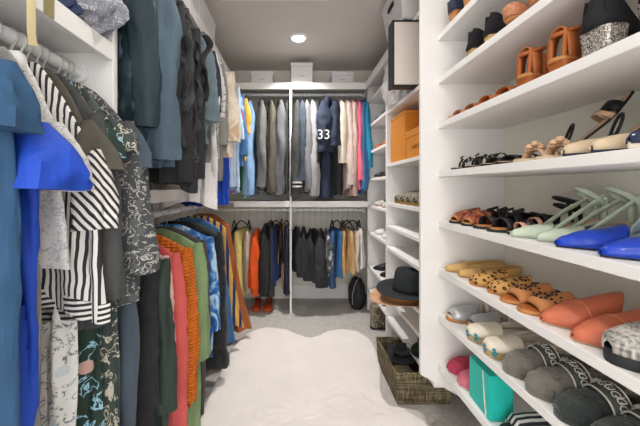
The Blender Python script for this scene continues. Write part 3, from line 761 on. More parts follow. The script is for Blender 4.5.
back(.63, Z, G, 'shorts', 'white shorts', 'against the corner shoe shelves', 'shorts', WHITE, hw=.2, L=.36, th=.05, drop=D - .02, neck=.19, slope=.03, fold=.01, hdrop=.105, hhw=.17, yaw=-0.07, hyaw=-0.25)

# ------------------------------------------------------------------ shoes
def lerp_pts(pts, t):
    for (a, va), (b, vb) in zip(pts, pts[1:]):
        if t <= b:
            u = 0 if b == a else (t - a) / (b - a)
            u = u * u * (3 - 2 * u) * .5 + u * .5
            return va + (vb - va) * u
    return pts[-1][1]
OUTL = {
    'round': [(0, .30), (.02, .48), (.06, .62), (.14, .70), (.32, .66), (.5, .80), (.68, 1.0), (.82, .95), (.92, .74), (.97, .5), (1, .22)],
    'point': [(0, .30), (.02, .48), (.06, .60), (.14, .68), (.32, .64), (.5, .80), (.66, 1.0), (.78, .86), (.90, .48), (.97, .22), (1, .08)],
    'square': [(0, .30), (.02, .48), (.06, .62), (.14, .70), (.32, .66), (.5, .82), (.68, 1.0), (.86, .92), (.96, .78), (.99, .68), (1, .6)],
    'fat': [(0, .40), (.02, .58), (.08, .80), (.2, .92), (.4, .92), (.6, 1.0), (.78, 1.0), (.9, .82), (.97, .52), (1, .25)],
}
def sstep(a, b, t):
    u = max(0, min(1, (t - a) / (b - a))); return u * u * (3 - 2 * u)
class Shoe:
    def __init__(self, name, label, cat, group, L=.245, W=.082, h=.008, st=.008, toe='round', flat=.6):
        self.L, self.w2, self.h, self.st, self.o, self.flat = L, W / 2, h, st, OUTL[toe], flat
        self.root = thing(name, label, cat, (0, 0, 0), 0, group)
    def X(self, t): return (t - .5) * self.L
    def w(self, t): return self.w2 * lerp_pts(self.o, max(0, min(1, t)))
    def zf(self, t): return self.h * (1 - sstep(.10, self.flat + .08, t))
    def top(self, t): return self.zf(t) + self.st
    def sole(self, mat, k=1.0, insole=None, n=26):
        rings = []
        for i in range(n + 1):
            t = i / n; w = self.w(t) * k; z = self.zf(t); x = self.X(t); e = min(.003, self.st * .3)
            rings.append([(x, -w + e, z), (x, w - e, z), (x, w, z + e), (x, w, z + self.st - e), (x, w - e, z + self.st), (x, -w + e, z + self.st), (x, -w, z + self.st - e), (x, -w, z + e)])
        MB().loft(rings).build('sole', mat, self.root)
        if insole:
            rings = []
            for i in range(n + 1):
                t = .02 + .96 * i / n; w = self.w(t) * .9; z = self.top(t); x = self.X(t)
                rings.append([(x, -w, z), (x, -w * .5, z + .002), (x, w * .5, z + .002), (x, w, z)])
            MB().loft(rings, False).build('insole', insole, self.root, solid=.001)
        return self
    def arch(self, t, ht, m=13, k=1.03, p=.75, lift=0):
        w = self.w(t) * k; z = self.top(t) - .003 + lift; x = self.X(t); out = []
        for j in range(m + 1):
            a = -PI / 2 + PI * j / m
            out.append((x, w * math.copysign(abs(math.sin(a)) ** .85, math.sin(a)), z + ht * max(0, math.cos(a)) ** p))
        return out
    def vamp(self, mat, t0=.42, ht0=.055, ht1=.018, t1=1.0, thick=.003, n=16, slant=.04, name='upper', bump=0.0, hmid=None):
        rings = []
        for i in range(n + 1):
            u = i / n; t = t0 + (t1 - t0) * u
            ht = lerp_pts([(0, ht0), (.5, hmid if hmid else (ht0 * .62 + ht1 * .38)), (.88, ht1 + .004), (1, max(.004, ht1 * .55))], u)
            r = self.arch(t, ht)
            m = len(r) - 1
            out = []
            for j, q in enumerate(r):
                side = abs(j / m - .5) * 2
                x = q[0] + slant * (1 - u) ** 3 * (.5 - side) * -1 * .8
                dn = bump * noise.noise(Vector((q[0] * 60, q[1] * 60, q[2] * 60)))
                out.append((x, q[1] * (1 + dn * 4), q[2] + dn))
            rings.append(out)
        MB().loft(rings, False).build(name, mat, self.root, solid=thick)
        return self
    def counter(self, mat, t1=.42, hc=.045, thick=.003, name='heel_cup', flare=1.0, hback=None, taper=.10):
        bot, topp = [], []
        n = 14
        seq = [(t1 * (1 - i / n), 1) for i in range(n + 1)] + [(t1 * i / n, -1) for i in range(n + 1)]
        rows = [[], [], [], []]
        for t, sgn in seq:
            w = self.w(t) * 1.02 * sgn; x = self.X(t); z = self.top(t) - .003
            e = 1 - t / t1
            hh = hc * (.35 + .65 * math.sin(min(1, e * 1.3) * PI / 2)) if hback is None else hc + (hback - hc) * e
            for r in range(4):
                f = r / 3
                rows[r].append((x - (.004 * f * flare if t < .05 else 0), w * (1 + (.0 if t > .05 else .1 * f) - taper * f * (.4 + .6 * f)), z + hh * f))
        MB().loft(rows, False).build(name, mat, self.root, solid=thick)
        return self
    def strap(self, mat, t=.7, width=.02, ht=.04, thick=.003, name='strap', dt=0.0, p=.75):
        a = width / self.L / 2
        r1 = self.arch(t - a, ht, p=p); r2 = self.arch(t + a, ht, p=p)
        m = len(r1) - 1
        def sk(r): return [(q[0] + dt * (j / m - .5), q[1], q[2]) for j, q in enumerate(r)]
        MB().loft([sk(r1), sk(r2)], False).build(name, mat, self.root, solid=thick)
        return self
    def loop(self, mat, t=.08, ht=.07, r=.004, lean=.02, name='ankle_strap'):
        w = self.w(.12) * .85; pts = []
        for k in range(25):
            a = 2 * PI * k / 24
            pts.append((self.X(t) + .03 - .034 * math.cos(a) , w * math.sin(a), self.top(t) + ht + lean * math.cos(a) * -.5))
        mb = MB().tube(pts, r, 8)
        for sg in (-1, 1): mb.tube([(self.X(.06), sg * w * .7, self.top(.06)), (self.X(t) + .005, sg * w * .8, self.top(t) + ht)], r, 8)
        mb.build(name, mat, self.root); return self
    def heel(self, mat, kind='block', w=.05, d=.045):
        z1 = self.zf(.02) + .001; x = self.X(0)
        if kind == 'block': rr = [(0, .88), (z1 * .5, .9), (z1, 1.0)]
        else: rr = [(0, .16), (z1 * .35, .2), (z1 * .75, .5), (z1, 1.0)]
        rings = []
        for z, k in rr:
            ring = []
            for j in range(16):
                a = 2 * PI * j / 16
                c, s = math.cos(a), math.sin(a)
                ring.append((x + .004 + d / 2 * (1 if kind == 'block' else 1 + .0) + math.copysign(abs(c) ** .6, c) * d / 2 * k - (1 - k) * d * .25 * (kind != 'block'), math.copysign(abs(s) ** .6, s) * w / 2 * k, z))
            rings.append(ring)
        MB().loft(rings).build('heel', mat, self.root); return self
    def fluffy(self, mat, name, t0, t1, h0, h1, thick, n=22, m=26, amp=.004):
        """a padded arch with real thickness"""
        rings = []
        for i in range(n + 1):
            u = i / n; t = t0 + (t1 - t0) * u
            ht = lerp_pts([(0, h0), (.45, (h0 + h1) * .55), (.85, h1), (1, h1 * .5)], u)
            e = math.sin(min(1, u / .12) * PI / 2) ** .7 if u < .12 else 1
            outer = self.arch(t, ht, m // 2, 1.08 if t1 > .95 else 1.04)
            inner = [(q[0] - .002, q[1] * .78, q[2] * 1 - thick * (.3 + .7 * max(0, math.cos(-PI / 2 + PI * j / (m // 2))))) for j, q in enumerate(outer)]
            inner = [(x, y, max(self.top(t) - .002, z)) for x, y, z in inner]
            r = []
            for q in outer:
                v = Vector(q); dd = noise.noise(v * 45) * amp + noise.noise(v * 140) * amp * .5
                r.append((q[0] + dd, q[1] * (1 + dd * 9), q[2] + dd))
            rings.append(r + inner[::-1])
        MB().loft(rings).build(name, mat, self.root); return self

def put(root, x, y, z, yaw=PI, pitch=0.0, roll=0.0):
    root.location = (x, y, z); root.rotation_euler = (roll, pitch, yaw); return root
def pair(builder, l1, l2, p1, p2):
    """p = (x, y, z, yaw[, pitch])"""
    r = builder(l1); put(r, *p1)
    if p2:
        c = copy_tree(r); c['label'] = l2; put(c, *p2)
    return r

LE = lambda n, c, **k: M('leather_' + n, c, rough=k.pop('rough', .45), bump=k.pop('bump', .12), **k)
TANSH = LE('tan', (196, 134, 78)); COG = LE('cognac', (172, 96, 48)); CORAL = LE('coral', (204, 112, 82), rough=.38, coat=.1)
BLKS = LE('black', (32, 32, 34)); BLKSU = M('black_suede', (36, 36, 40), 'fur', rough=1, bump=.2)
GOLD = LE('gold', (206, 168, 104), rough=.35); NUDE = LE('nude', (214, 178, 146)); BEIGE = LE('beige', (204, 184, 156)); CREAML = LE('cream', (224, 214, 196))
MINTL = LE('mint', (192, 204, 184)); BLUEL = LE('cobalt', (30, 66, 184), rough=.3, coat=.2); NAVYL = LE('navy', (44, 52, 76)); SILV = LE('silver', (186, 186, 188), rough=.3, metal=.4)
GLIT = M('silver_glitter', (70, 66, 64), 'glitter', (150, 142, 134), (226, 220, 210), sc=2.4, rough=.3, metal=.5, bump=.6)
LEOP = M('leopard_print', (204, 156, 92), 'leopard', (38, 28, 22), (120, 78, 40), sc=1.15, rough=.8, bump=.1)
TORT = M('tortoise_print', (46, 38, 36), 'tiedye', (150, 66, 38), (216, 150, 84), sc=2.6, rough=.4, bump=.05)
FLOW = M('flower_strap', (196, 132, 92), 'spots', (212, 150, 130), sc=2.0, rough=.6, bump=.1)
BRAID = M('braided_tan', (176, 116, 74), 'weave', (140, 86, 50), (204, 150, 104), sc=.6, rough=.7, bump=.6)
JUTE = M('jute_rope', (206, 178, 132), 'jute', rough=.95, bump=.6); CANV = M('cream_canvas', (226, 216, 198), rough=.9, bump=.15)
NAVPAT = M('navy_dotted_canvas', (46, 54, 80), 'spots', (214, 214, 220), sc=2.8, rough=.9, bump=.1)
STUD = M('studded_tan', (190, 128, 78), rough=.5, bump=.1)
PINKS = M('rose_knit', (178, 66, 88), 'fur', rough=1, bump=.4); PINKL = M('light_rose_knit', (206, 112, 128), 'fur', rough=1, bump=.4)
GREYF = M('grey_shearling', (112, 108, 100), 'fur', rough=1, bump=.8, sheen=.4, bs=.8); BLKF = M('black_shearling', (46, 52, 50), 'fur', rough=1, bump=.8, sheen=.3, bs=.8)
BAND = M('band_elastic', (74, 80, 78), rough=.8, bump=.1); RUBW = M('white_rubber', (214, 210, 202), rough=.6, bump=.02); RUBB = M('black_rubber', (46, 47, 50), rough=.6, bump=.05)
KNITG = M('grey_wave_knit', (112, 110, 108), 'weave', (176, 172, 165), (208, 204, 196), sc=.45, rough=.9, bump=.6)
TURQ = M('turquoise_beads', (44, 140, 150), rough=.4, bump=.1)
STRAPW = M('black_white_band', (44, 46, 50), 'stripe_y', (226, 224, 220), sc=45, rough=.6, bump=.02)

SX = .705      # toes or heels line up just behind the shelf front
def toe(x, L): return x + L / 2
FX = SX + .125

# top row: tan sandals with gold toes
def b_tanhigh(l):
    s = Shoe('sandal', l, 'sandal', 'tan high sandals', h=.05, st=.008, flat=.5)
    s.sole(TANSH, insole=NUDE).heel(TANSH, 'block', .05, .045).strap(TANSH, .75, .03, .035).strap(GOLD, .62, .02, .045).counter(NAVYL, .3, .05); return s.root
pair(b_tanhigh, 'tan block sandal on the top shoe shelf next to the panel', 'tan block sandal on the top shoe shelf beside its mate, further from panel', (FX, 1.385, 1.926, .15), (FX, 1.27, 1.926, .15))
# second row: black heels seen from behind, flat floral sandals
def b_blackgold(l):
    s = Shoe('pump', l, 'heels', 'black suede heels', W=.066, h=.028, st=.007, toe='point')
    s.sole(BLKS, insole=NUDE).heel(GOLD, 'block', .045, .05).counter(BLKSU, .42, .078, flare=-6, taper=.28).vamp(BLKSU, .55, .04); return s.root
pair(b_blackgold, 'black suede heel with gold block heel beside the panel', 'black suede heel with gold block heel next to flower sandals', (FX, 1.235, 1.716, .05), (FX, 1.115, 1.716, -.05))
def b_flower(l):
    s = Shoe('sandal', l, 'sandal', 'flower strap sandals', h=.02, st=.012)
    s.sole(TANSH, insole=NUDE).strap(FLOW, .7, .05, .05).strap(FLOW, .45, .02, .06).counter(FLOW, .25, .04); return s.root
pair(b_flower, 'flat pink flower strap sandal beside the black suede heels', 'flat pink flower strap sandal further along the second shelf', (FX, 1.0, 1.716, 0), (FX, .905, 1.716, .08))
def b_bluewedge(l):
    s = Shoe('loafer', l, 'loafers', 'dark flats on the second shelf', h=.01, st=.01)
    s.sole(TANSH).vamp(NAVYL, .35, .055, .03).counter(NAVYL, .4, .05); return s.root
pair(b_bluewedge, 'dark navy loafer nearly hidden beside the panel on second shelf', 'dark navy loafer at the entrance end of the second shelf', (FX + .04, 1.40, 1.716, PI), (FX, .73, 1.716, 0))
# third row: flat braided sandals, brown cross sandals, glitter heels
def b_braid(l):
    s = Shoe('sandal', l, 'sandal', 'flat braided sandals', h=.004, st=.010)
    s.sole(TANSH, insole=NUDE).strap(BRAID, .78, .035, .030).strap(BRAID, .58, .02, .038); return s.root
pair(b_braid, 'flat braided tan sandal next to the panel on third shelf', 'flat braided tan sandal second from the panel on third shelf', (FX, 1.38, 1.498, PI), (FX, 1.285, 1.498, PI + .06))
def b_flatcog(l):
    s = Shoe('sandal', l, 'sandal', 'flat cognac sandals', h=.004, st=.012)
    s.sole(COG, insole=TANSH).strap(COG, .74, .05, .034).counter(COG, .15, .03); return s.root
pair(b_flatcog, 'flat cognac sandal beside the braided sandals', 'flat cognac sandal beside the brown cross strap sandals', (FX, 1.185, 1.498, PI), (FX, 1.085, 1.498, PI))
def b_cross(l):
    s = Shoe('sandal', l, 'sandal', 'brown cross strap heels', L=.235, W=.088, h=.03, st=.010, toe='square', flat=.5)
    s.sole(TANSH, insole=GOLD).heel(COG, 'block', .06, .05).strap(COG, .13, .03, .088, .004, 'heel_strap').strap(COG, .35, .028, .085, .004, dt=.05).strap(COG, .42, .028, .085, .004, dt=-.05).strap(COG, .75, .04, .04, .004)
    s.loop(COG, .06, .075, .006); return s.root
pair(b_cross, 'brown cross strap sandal beside the flat cognac sandals', 'brown cross strap sandal beside the glitter heeled ankle boot', (FX, .965, 1.498, .12), (FX, .845, 1.498, .12))
def b_glit(l):
    s = Shoe('ankle_boot', l, 'boots', 'black suede boots with glitter heels', L=.24, W=.088, h=.062, st=.008, toe='point', flat=.55)
    s.sole(BLKS).heel(GLIT, 'block', .078, .07).counter(BLKSU, .5, .075, .004, flare=-5, taper=.22).vamp(BLKSU, .46, .07, .02); return s.root
pair(b_glit, 'black suede boot with silver glitter heel beside brown sandals', 'black suede boot with silver glitter heel at the entrance end', (FX, .735, 1.498, .08), (FX, .605, 1.498, .05))
# fourth row
def b_jewel(l):
    s = Shoe('sandal', l, 'sandal', 'black jewelled flat sandals', h=.003, st=.007)
    s.sole(BLKS, insole=NUDE)
    for t, h, d in ((.82, .03, .02), (.68, .045, -.03), (.55, .05, .03), (.4, .055, -.02)): s.strap(BLKS, t, .009, h, .003, dt=d)
    mb = MB()
    rg = random.Random(5)
    for k in range(16):
        x, y = s.X(.45 + .4 * rg.random()), rg.uniform(-.025, .025); mb.revolve([(.0002, -.005), (.006, 0), (.0002, .005)], 8, (x, y, .046 + rg.uniform(-.01, .012)))
    mb.build('jewels', BLKS, s.root); return s.root
pair(b_jewel, 'black jewelled flat sandal next to the panel', 'black jewelled flat sandal beside the plain black sandals', (FX, 1.345, 1.263, PI - .1), (FX, 1.245, 1.263, PI + .05))
def b_blkflat(l):
    s = Shoe('sandal', l, 'sandal', 'plain black flat sandals', h=.003, st=.008)
    s.sole(BLKS, insole=NUDE).strap(BLKS, .72, .05, .026).strap(BLKS, .5, .012, .03).counter(BLKS, .16, .02); return s.root
pair(b_blkflat, 'plain black flat sandal beside the jewelled pair', 'plain black flat sandal beside the beige knot sandals', (FX, 1.145, 1.263, PI), (FX, 1.06, 1.263, PI))
def b_knot(l):
    s = Shoe('sandal', l, 'sandal', 'beige knot sandals', h=.006, st=.008)
    s.sole(BEIGE, insole=BEIGE).strap(NUDE, .72, .03, .035).strap(NUDE, .55, .012, .03)
    mb = MB(); x = s.X(.74)
    for k in range(7):
        a = 2 * PI * k / 7
        mb.revolve([(.0003, -.009), (.010, -.004), (.010, .005), (.0003, .010)], 9, (x + .018 * math.cos(a), .018 * math.sin(a), .05 + .008 * math.sin(2 * a)))
    mb.build('knot', NUDE, s.root); return s.root
pair(b_knot, 'beige sandal with knotted bow beside the black flats', 'beige sandal with knotted bow beside the navy trimmed espadrilles', (FX, .965, 1.263, PI), (FX, .875, 1.263, PI))
def b_espnavy(l):
    s = Shoe('espadrille', l, 'espadrilles', 'navy trimmed beige espadrilles', h=.008, st=.010, toe='point')
    s.sole(NAVYL, insole=BEIGE).vamp(BEIGE, .5, .045, .02).counter(BEIGE, .35, .03); return s.root
pair(b_espnavy, 'beige pointed flat with navy sole beside the knot sandals', 'beige pointed flat with navy sole beside the dotted flats', (FX, .79, 1.263, PI), (FX, .715, 1.263, PI))
def b_dot(l):
    s = Shoe('espadrille', l, 'espadrilles', 'navy dotted flats', h=.014, st=.014, toe='point')
    s.sole(CREAML, insole=NUDE).vamp(NAVPAT, .42, .055, .022).counter(NAVPAT, .4, .04); return s.root
pair(b_dot, 'navy and white dotted flat beside the navy soled flats', 'navy and white dotted flat at the entrance end', (FX, .635, 1.263, PI), (FX, .545, 1.263, PI))
def b_lean(l):
    s = Shoe('sandal', l, 'sandal', 'strappy sandals leaning on the shelf back', L=.22, W=.075, h=.02, st=.007, toe='square')
    s.sole(BLKS, insole=NUDE).strap(BLKS, .75, .03, .028).strap(NUDE, .62, .015, .034).heel(BLKS, 'block', .04, .03).loop(BLKS, .1, .03); return s.root
pair(b_lean, 'nude and black strappy sandal leaning against the shelf back', 'nude and black strappy sandal leaning over the dotted flats', (.925, .90, 1.362, -.5, -1.0), (.93, .765, 1.362, -.5, -1.0))
# fifth row
def b_tort(l):
    s = Shoe('sandal', l, 'sandal', 'tortoise print sandals', h=.004, st=.009)
    s.sole(RUBB, insole=GOLD).vamp(TORT, .5, .062, .035, .92, slant=.02).counter(TORT, .14, .03); return s.root
pair(b_tort, 'tortoise print slide next to the panel on fifth shelf', 'tortoise print slide beside the black bow sandals', (FX, 1.365, 1.021, PI - .05), (FX, 1.272, 1.021, PI))
def b_bow(l):
    s = Shoe('sandal', l, 'sandal', 'black bow sandals', h=.012, st=.010)
    s.sole(RUBB, insole=TANSH).strap(BLKS, .76, .03, .04).strap(BLKSU, .6, .03, .055, dt=.03).counter(BLKS, .25, .04).loop(BLKS, .08, .035, .005)
    MB().tube([(s.X(.62), 0, .06), (s.X(.55), .025, .082), (s.X(.7), .03, .07), (s.X(.62), 0, .06), (s.X(.7), -.03, .07), (s.X(.55), -.025, .082), (s.X(.62), 0, .06)], .007, 8, .6).build('bow', BLKSU, s.root); return s.root
pair(b_bow, 'black bow sandal beside the tortoise print slides', 'black bow sandal beside the pink striped sandals', (FX, 1.185, 1.021, PI), (FX, 1.10, 1.021, PI))
def b_strp(l):
    s = Shoe('sandal', l, 'sandal', 'pink and black strappy sandals', h=.03, st=.008)
    s.sole(BLKS, insole=NUDE)
    for k, t in enumerate((.84, .74, .64, .54)): s.strap(BLKS if k % 2 else LE('pale_pink', (222, 168, 146)), t, .016, .035 + .008 * k, dt=.03)
    s.loop(BLKS, .08, .055, .006).loop(BLKS, .1, .08, .005).heel(BLKS, 'block', .04, .035); return s.root
pair(b_strp, 'pink and black striped sandal behind the bow sandals', 'pink and black striped sandal behind the mint slingback', (FX + .02, 1.02, 1.021, PI), None)
def b_mint(l):
    s = Shoe('slingback', l, 'heels', 'mint slingback heels', L=.26, h=.05, st=.007, toe='point')
    s.sole(MINTL, insole=NUDE).vamp(MINTL, .60, .04, .014, slant=.03).heel(MINTL, 'block', .045, .045)
    s.loop(MINTL, .05, .075, .008, lean=.05)
    MB().tube([(s.X(.6), -.034, .03), (s.X(.35), -.034, .085), (s.X(.08), -.02, .135)], .011, 8, .35).build('side_strap', MINTL, s.root)
    MB().tube([(s.X(.6), .034, .03), (s.X(.35), .034, .085), (s.X(.08), .02, .135)], .011, 8, .35).build('side_strap', MINTL, s.root); return s.root
pair(b_mint, 'mint pointed slingback beside the pink striped sandals', 'mint pointed slingback beside the cobalt blue pump', (FX + .005, .955, 1.021, PI - .22), (FX + .025, .875, 1.021, PI - .22))
def b_blue(l):
    s = Shoe('pump', l, 'heels', 'cobalt blue pointed pumps', L=.265, W=.09, h=.04, st=.008, toe='point', flat=.5)
    s.sole(NAVYL, insole=MINTL).vamp(BLUEL, .46, .052, .018, slant=.03).heel(NAVYL, 'stiletto', .05, .04).counter(M('clear_vinyl', (176, 190, 206), rough=.2, bump=0), .3, .06); return s.root
pair(b_blue, 'cobalt blue pointed pump beside the mint slingbacks', 'cobalt blue pointed pump at the entrance end', (FX + .008, .785, 1.021, PI - .22), (FX + .008, .667, 1.021, PI - .22))
# sixth row
def b_flat(l):
    s = Shoe('ballet_flat', l, 'flats', 'gold ballet flats', h=.004, st=.007, toe='point')
    s.sole(TANSH, insole=NUDE).vamp(GOLD, .66, .032, .016, slant=.02).counter(GOLD, .66, .035, hback=.045); return s.root
pair(b_flat, 'gold ballet flat next to the panel on sixth shelf', 'gold ballet flat beside the leopard print slides', (FX, 1.395, .791, PI - .12), (FX + .012, 1.305, .791, PI - .12))
def b_leo(l):
    s = Shoe('slide', l, 'slides', 'leopard print slides', h=.004, st=.010)
    s.sole(TANSH, insole=LEOP).vamp(LEOP, .44, .056, .024, .98, slant=.03); return s.root
pair(b_leo, 'leopard print slide beside the gold ballet flats', 'leopard print slide beside the studded tan slides', (FX, 1.20, .791, PI - .12), (FX + .012, 1.105, .791, PI - .12))
def b_stud(l):
    s = Shoe('slide', l, 'slides', 'studded tan slides', h=.004, st=.012)
    s.sole(TANSH, insole=COG).vamp(STUD, .42, .054, .030, .84, slant=.02)
    mb = MB(); rg = random.Random(3)
    for c in range(3):
        cx = .52 + .1 * c; cy = (-.5, .35, -.1)[c]
        for k in range(8):
            a = 2 * PI * k / 8; t = cx + .055 * math.cos(a); v = cy + .3 * math.sin(a)
            ar = s.arch(t, lerp_pts([(.42, .054), (.63, .045), (.84, .031)], t) + .004, 40)
            q = ar[max(0, min(40, int(20 + v * 20)))]
            mb.revolve([(.0003, -.003), (.0045, -.001), (.003, .003), (.0003, .004)], 8, q)
    mb.build('studs', BLKS, s.root); return s.root
pair(b_stud, 'tan slide with dark stud flowers beside the leopard slides', 'tan slide with dark stud flowers beside the coral mules', (FX, 1.015, .791, PI - .15), (FX - .003, .93, .791, PI - .15))
def b_coral(l):
    s = Shoe('mule', l, 'mules', 'coral pointed mules', L=.235, W=.098, h=.006, st=.008, toe='point')
    s.sole(NUDE, insole=CORAL).vamp(CORAL, .22, .085, .024, 1.0, slant=.05, hmid=.060)
    s.strap(LE('coral_seam', (224, 146, 116)), .60, .003, .0605, .004, 'seam'); return s.root
pair(b_coral, 'coral leather pointed mule beside the studded tan slide', 'coral leather pointed mule beside the grey knit trainer', (FX, .85, .791, PI - .16), (FX - .005, .748, .791, PI - .16))
def b_knit(l):
    s = Shoe('trainer', l, 'trainers', 'grey knit trainers', L=.27, W=.10, h=.006, st=.03)
    s.sole(RUBB).vamp(KNITG, .35, .075, .035).counter(KNITG, .4, .06); return s.root
pair(b_knit, 'grey wave knit trainer with black sole beside coral mule', 'grey wave knit trainer with black sole at the entrance end', (FX + .005, .655, .791, PI - .12), (FX + .005, .55, .791, PI - .12))
# seventh row
def b_silver(l):
    s = Shoe('sandal', l, 'sandal', 'silver sandals', h=.012, st=.016)
    s.sole(TANSH, insole=CREAML).vamp(SILV, .5, .055, .035, .93, slant=.02).strap(CREAML, .3, .02, .06); return s.root
pair(b_silver, 'silver slide with tan sole next to the panel', 'silver slide with tan sole behind the cream espadrilles', (FX, 1.39, .566, PI - .1), (FX + .05, 1.305, .566, PI - .1))
def b_esp(l):
    s = Shoe('espadrille', l, 'espadrilles', 'cream platform espadrilles', L=.25, W=.094, h=.004, st=.030, toe='fat')
    s.sole(JUTE, insole=CANV).vamp(CANV, .55, .040, .020, slant=.02).counter(CANV, .55, .035)
    for dx, dy, q in ((0, 0, 6), (-.004, .03, 5), (-.006, -.032, 5)):
        mb = MB()
        for k in range(q):
            a = 2 * PI * k / q
            mb.revolve([(.0003, -.006), (.007, -.002), (.006, .004), (.0003, .006)], 9, (s.X(.985) + dx - abs(dy) * .25, dy + .010 * math.cos(a), .024 + .010 * math.sin(a)))
        mb.build('bead_flower', TURQ, s.root)
    return s.root
pair(b_esp, 'cream platform espadrille with turquoise beads beside the silver slide', 'cream platform espadrille with turquoise beads beside the grey shearling slipper', (FX - .003, 1.205, .566, PI - .12), (FX - .003, 1.095, .566, PI - .12))
def slipper(l, fm, group):
    s = Shoe('slipper', l, 'slippers', group, L=.262, W=.098, h=.004, st=.022, toe='fat')
    s.sole(fm, 1.0, insole=fm)
    s.fluffy(fm, 'upper', .50, 1.0, .060, .032, .018)
    # fluffy heel roll
    pts = [(s.X(t), s.w(t) * sg * .92, .036) for t, sg in [(.46, 1), (.3, 1), (.15, 1), (.06, 1), (.02, .6), (.012, 0), (.02, -.6), (.06, -1), (.15, -1), (.3, -1), (.46, -1)]]
    MB().tube(pts, .015, 12).build('heel_roll', fm, s.root)
    st = MB()
    a = .021 / s.L
    base = [s.arch(t, h, 16, 1.10, lift=.002) for t, h in ((.55 - a, .073), (.55 + a, .061))]
    st.loft([[(q[0], q[1], q[2]) for q in r] for r in base], False)
    band = st.build('band', BAND, s.root, solid=.003)
    edges = MB()
    for t, h in ((.55 - a, .075), (.55 + a, .063)):
        edges.tube(s.arch(t, h, 16, 1.12, lift=.002), .0024, 6)
    edges.build('band_edge', RUBW, band)
    for j in (4, 7, 10, 13):
        q = s.arch(.55, .071, 16, 1.15, lift=.002)
        p = Vector(q[j]); tg = (Vector(q[j + 1]) - Vector(q[j - 1])).normalized()
        nrm = Vector((.95, 0, -.31)).cross(tg).normalized(); 
        if nrm.z < 0: nrm = -nrm
        # letters run along the band, tops toward the heel side
        ux = tg; uy = nrm.cross(ux)
        m = Matrix((ux, uy, nrm)).transposed()
        lt = lettering('UGG', .025, RUBW, band, p + nrm * .002, m.to_euler())
    return s.root
pair(lambda l: slipper(l, GREYF, 'grey shearling slippers'), 'grey shearling slipper with lettered band beside the cream espadrilles', 'grey shearling slipper with lettered band beside the black slippers',
     (FX, .985, .566, PI - .16), (FX, .885, .566, PI - .16))
pair(lambda l: slipper(l, BLKF, 'black shearling slippers'), 'black shearling slipper with lettered band beside the grey slippers', 'black shearling slipper with lettered band at the entrance end',
     (FX, .785, .566, PI - .14), (FX, .685, .566, PI - .14))
# bottom row
def b_pink(n, l, m):
    s = Shoe(n, l, 'slippers', 'rose knit slippers', L=.24, W=.095, h=.003, st=.010, toe='round')
    s.sole(RUBW, insole=m).fluffy(m, 'upper', .35, 1.0, .07, .045, .01, amp=.003).counter(m, .4, .04); return s.root
put(b_pink('slipper', 'dark rose knit slipper on the bottom shelf next to the panel', PINKS), FX, 1.385, .326, PI - .1)
put(b_pink('slipper', 'light rose knit slipper beside the turquoise box', PINKL), FX - .002, 1.29, .326, PI - .1)
def b_slide(l):
    s = Shoe('slide', l, 'slides', 'black striped slides', L=.26, W=.10, h=.004, st=.022, toe='fat')
    s.sole(RUBB, insole=RUBB).vamp(STRAPW, .45, .07, .045, .85, .005, slant=0); return s.root
pair(b_slide, 'black slide with white stripes beside the turquoise box', 'black slide with white stripes furthest from the turquoise box', (FX + .002, 1.005, .326, PI - .2), (FX + .002, .885, .326, PI - .2))
TEALC = M('turquoise_card', (38, 190, 176), rough=.5, bump=.03, var=.02)
tb = thing('gift_bag', 'turquoise paper bag with pale ribbon on the bottom shelf', 'bag', (.715, 1.165, .326), -.04)
MB().box(0, .085, -.068, .07, 0, .165).build('bag_body', TEALC, tb, .002)
MB().tube([(-.003, -.030, .163), (-.004, -.040, .08), (-.003, -.050, .004)], .003, 8).build('ribbon', RUBW, tb)
MB().prism([(-.067, .004), (-.052, .004), (-.032, .162), (-.067, .164)], 0, -.0035, -.0005).build('bag_flap', TEALC, tb)

# ------------------------------------------------------------------ things on the middle shelf unit
ORG = M('orange_card', (222, 142, 52), rough=.55, bump=.03, var=.03); ORGD = M('orange_inside', (206, 128, 46), rough=.6, bump=.03, var=.03)
INKB = M('dark_ink', (128, 78, 32), rough=.7, bump=0)
o = thing('shoe_box', 'tall orange box standing at the back of the orange boxes', 'box', (.86, 2.08, 1.361))
MB().box(-.155, .14, -.16, .12, 0, .30).build('box_body', ORG, o, .002)
MB().box(-.158, .143, -.163, .123, .301, .318).build('box_lid', ORG, o, .002)
o = thing('shoe_box', 'lower orange box with dark lettering in front of the tall one', 'box', (.855, 1.70, 1.361))
MB().box(-.15, .14, -.17, .20, 0, .155).build('box_body', ORG, o, .002)
MB().box(-.153, .143, -.173, .203, .13, .172).build('box_lid', ORG, o, .002)
lettering('LOUIS VUITTON', .030, INKB, o, (-.1515, .0, .062), (PI / 2, 0, -PI / 2))
# framed panel
BKF = M('black_frame', (40, 40, 42), rough=.5, bump=.02); CRM = M('cream_panel', (212, 203, 193), rough=.7, bump=.03, var=.01); WDB = M('brown_wood', (94, 66, 44), 'wood', (66, 44, 28), rough=.6, bump=.05)
o = thing('framed_panel', 'large cream faced box with black edges jutting from the upper shelf', 'framed box', (.70, 1.80, 1.767))
MB().box(-.13, .24, -.065, -.006, 0, .365).build('box_body', WDB, o)
fr = MB(); fr.box(-.142, -.131, -.082, -.004, -.006, .375); fr.box(.241, .252, -.082, -.004, -.006, .375); fr.box(-.1305, .2405, -.082, -.004, .3655, .375); fr.box(-.1305, .2405, -.082, -.066, -.006, .006)
fr.build('frame', BKF, o)
MB().box(-.1305, .2405, -.080, -.0665, .0065, .365).build('face_panel', CRM, o)
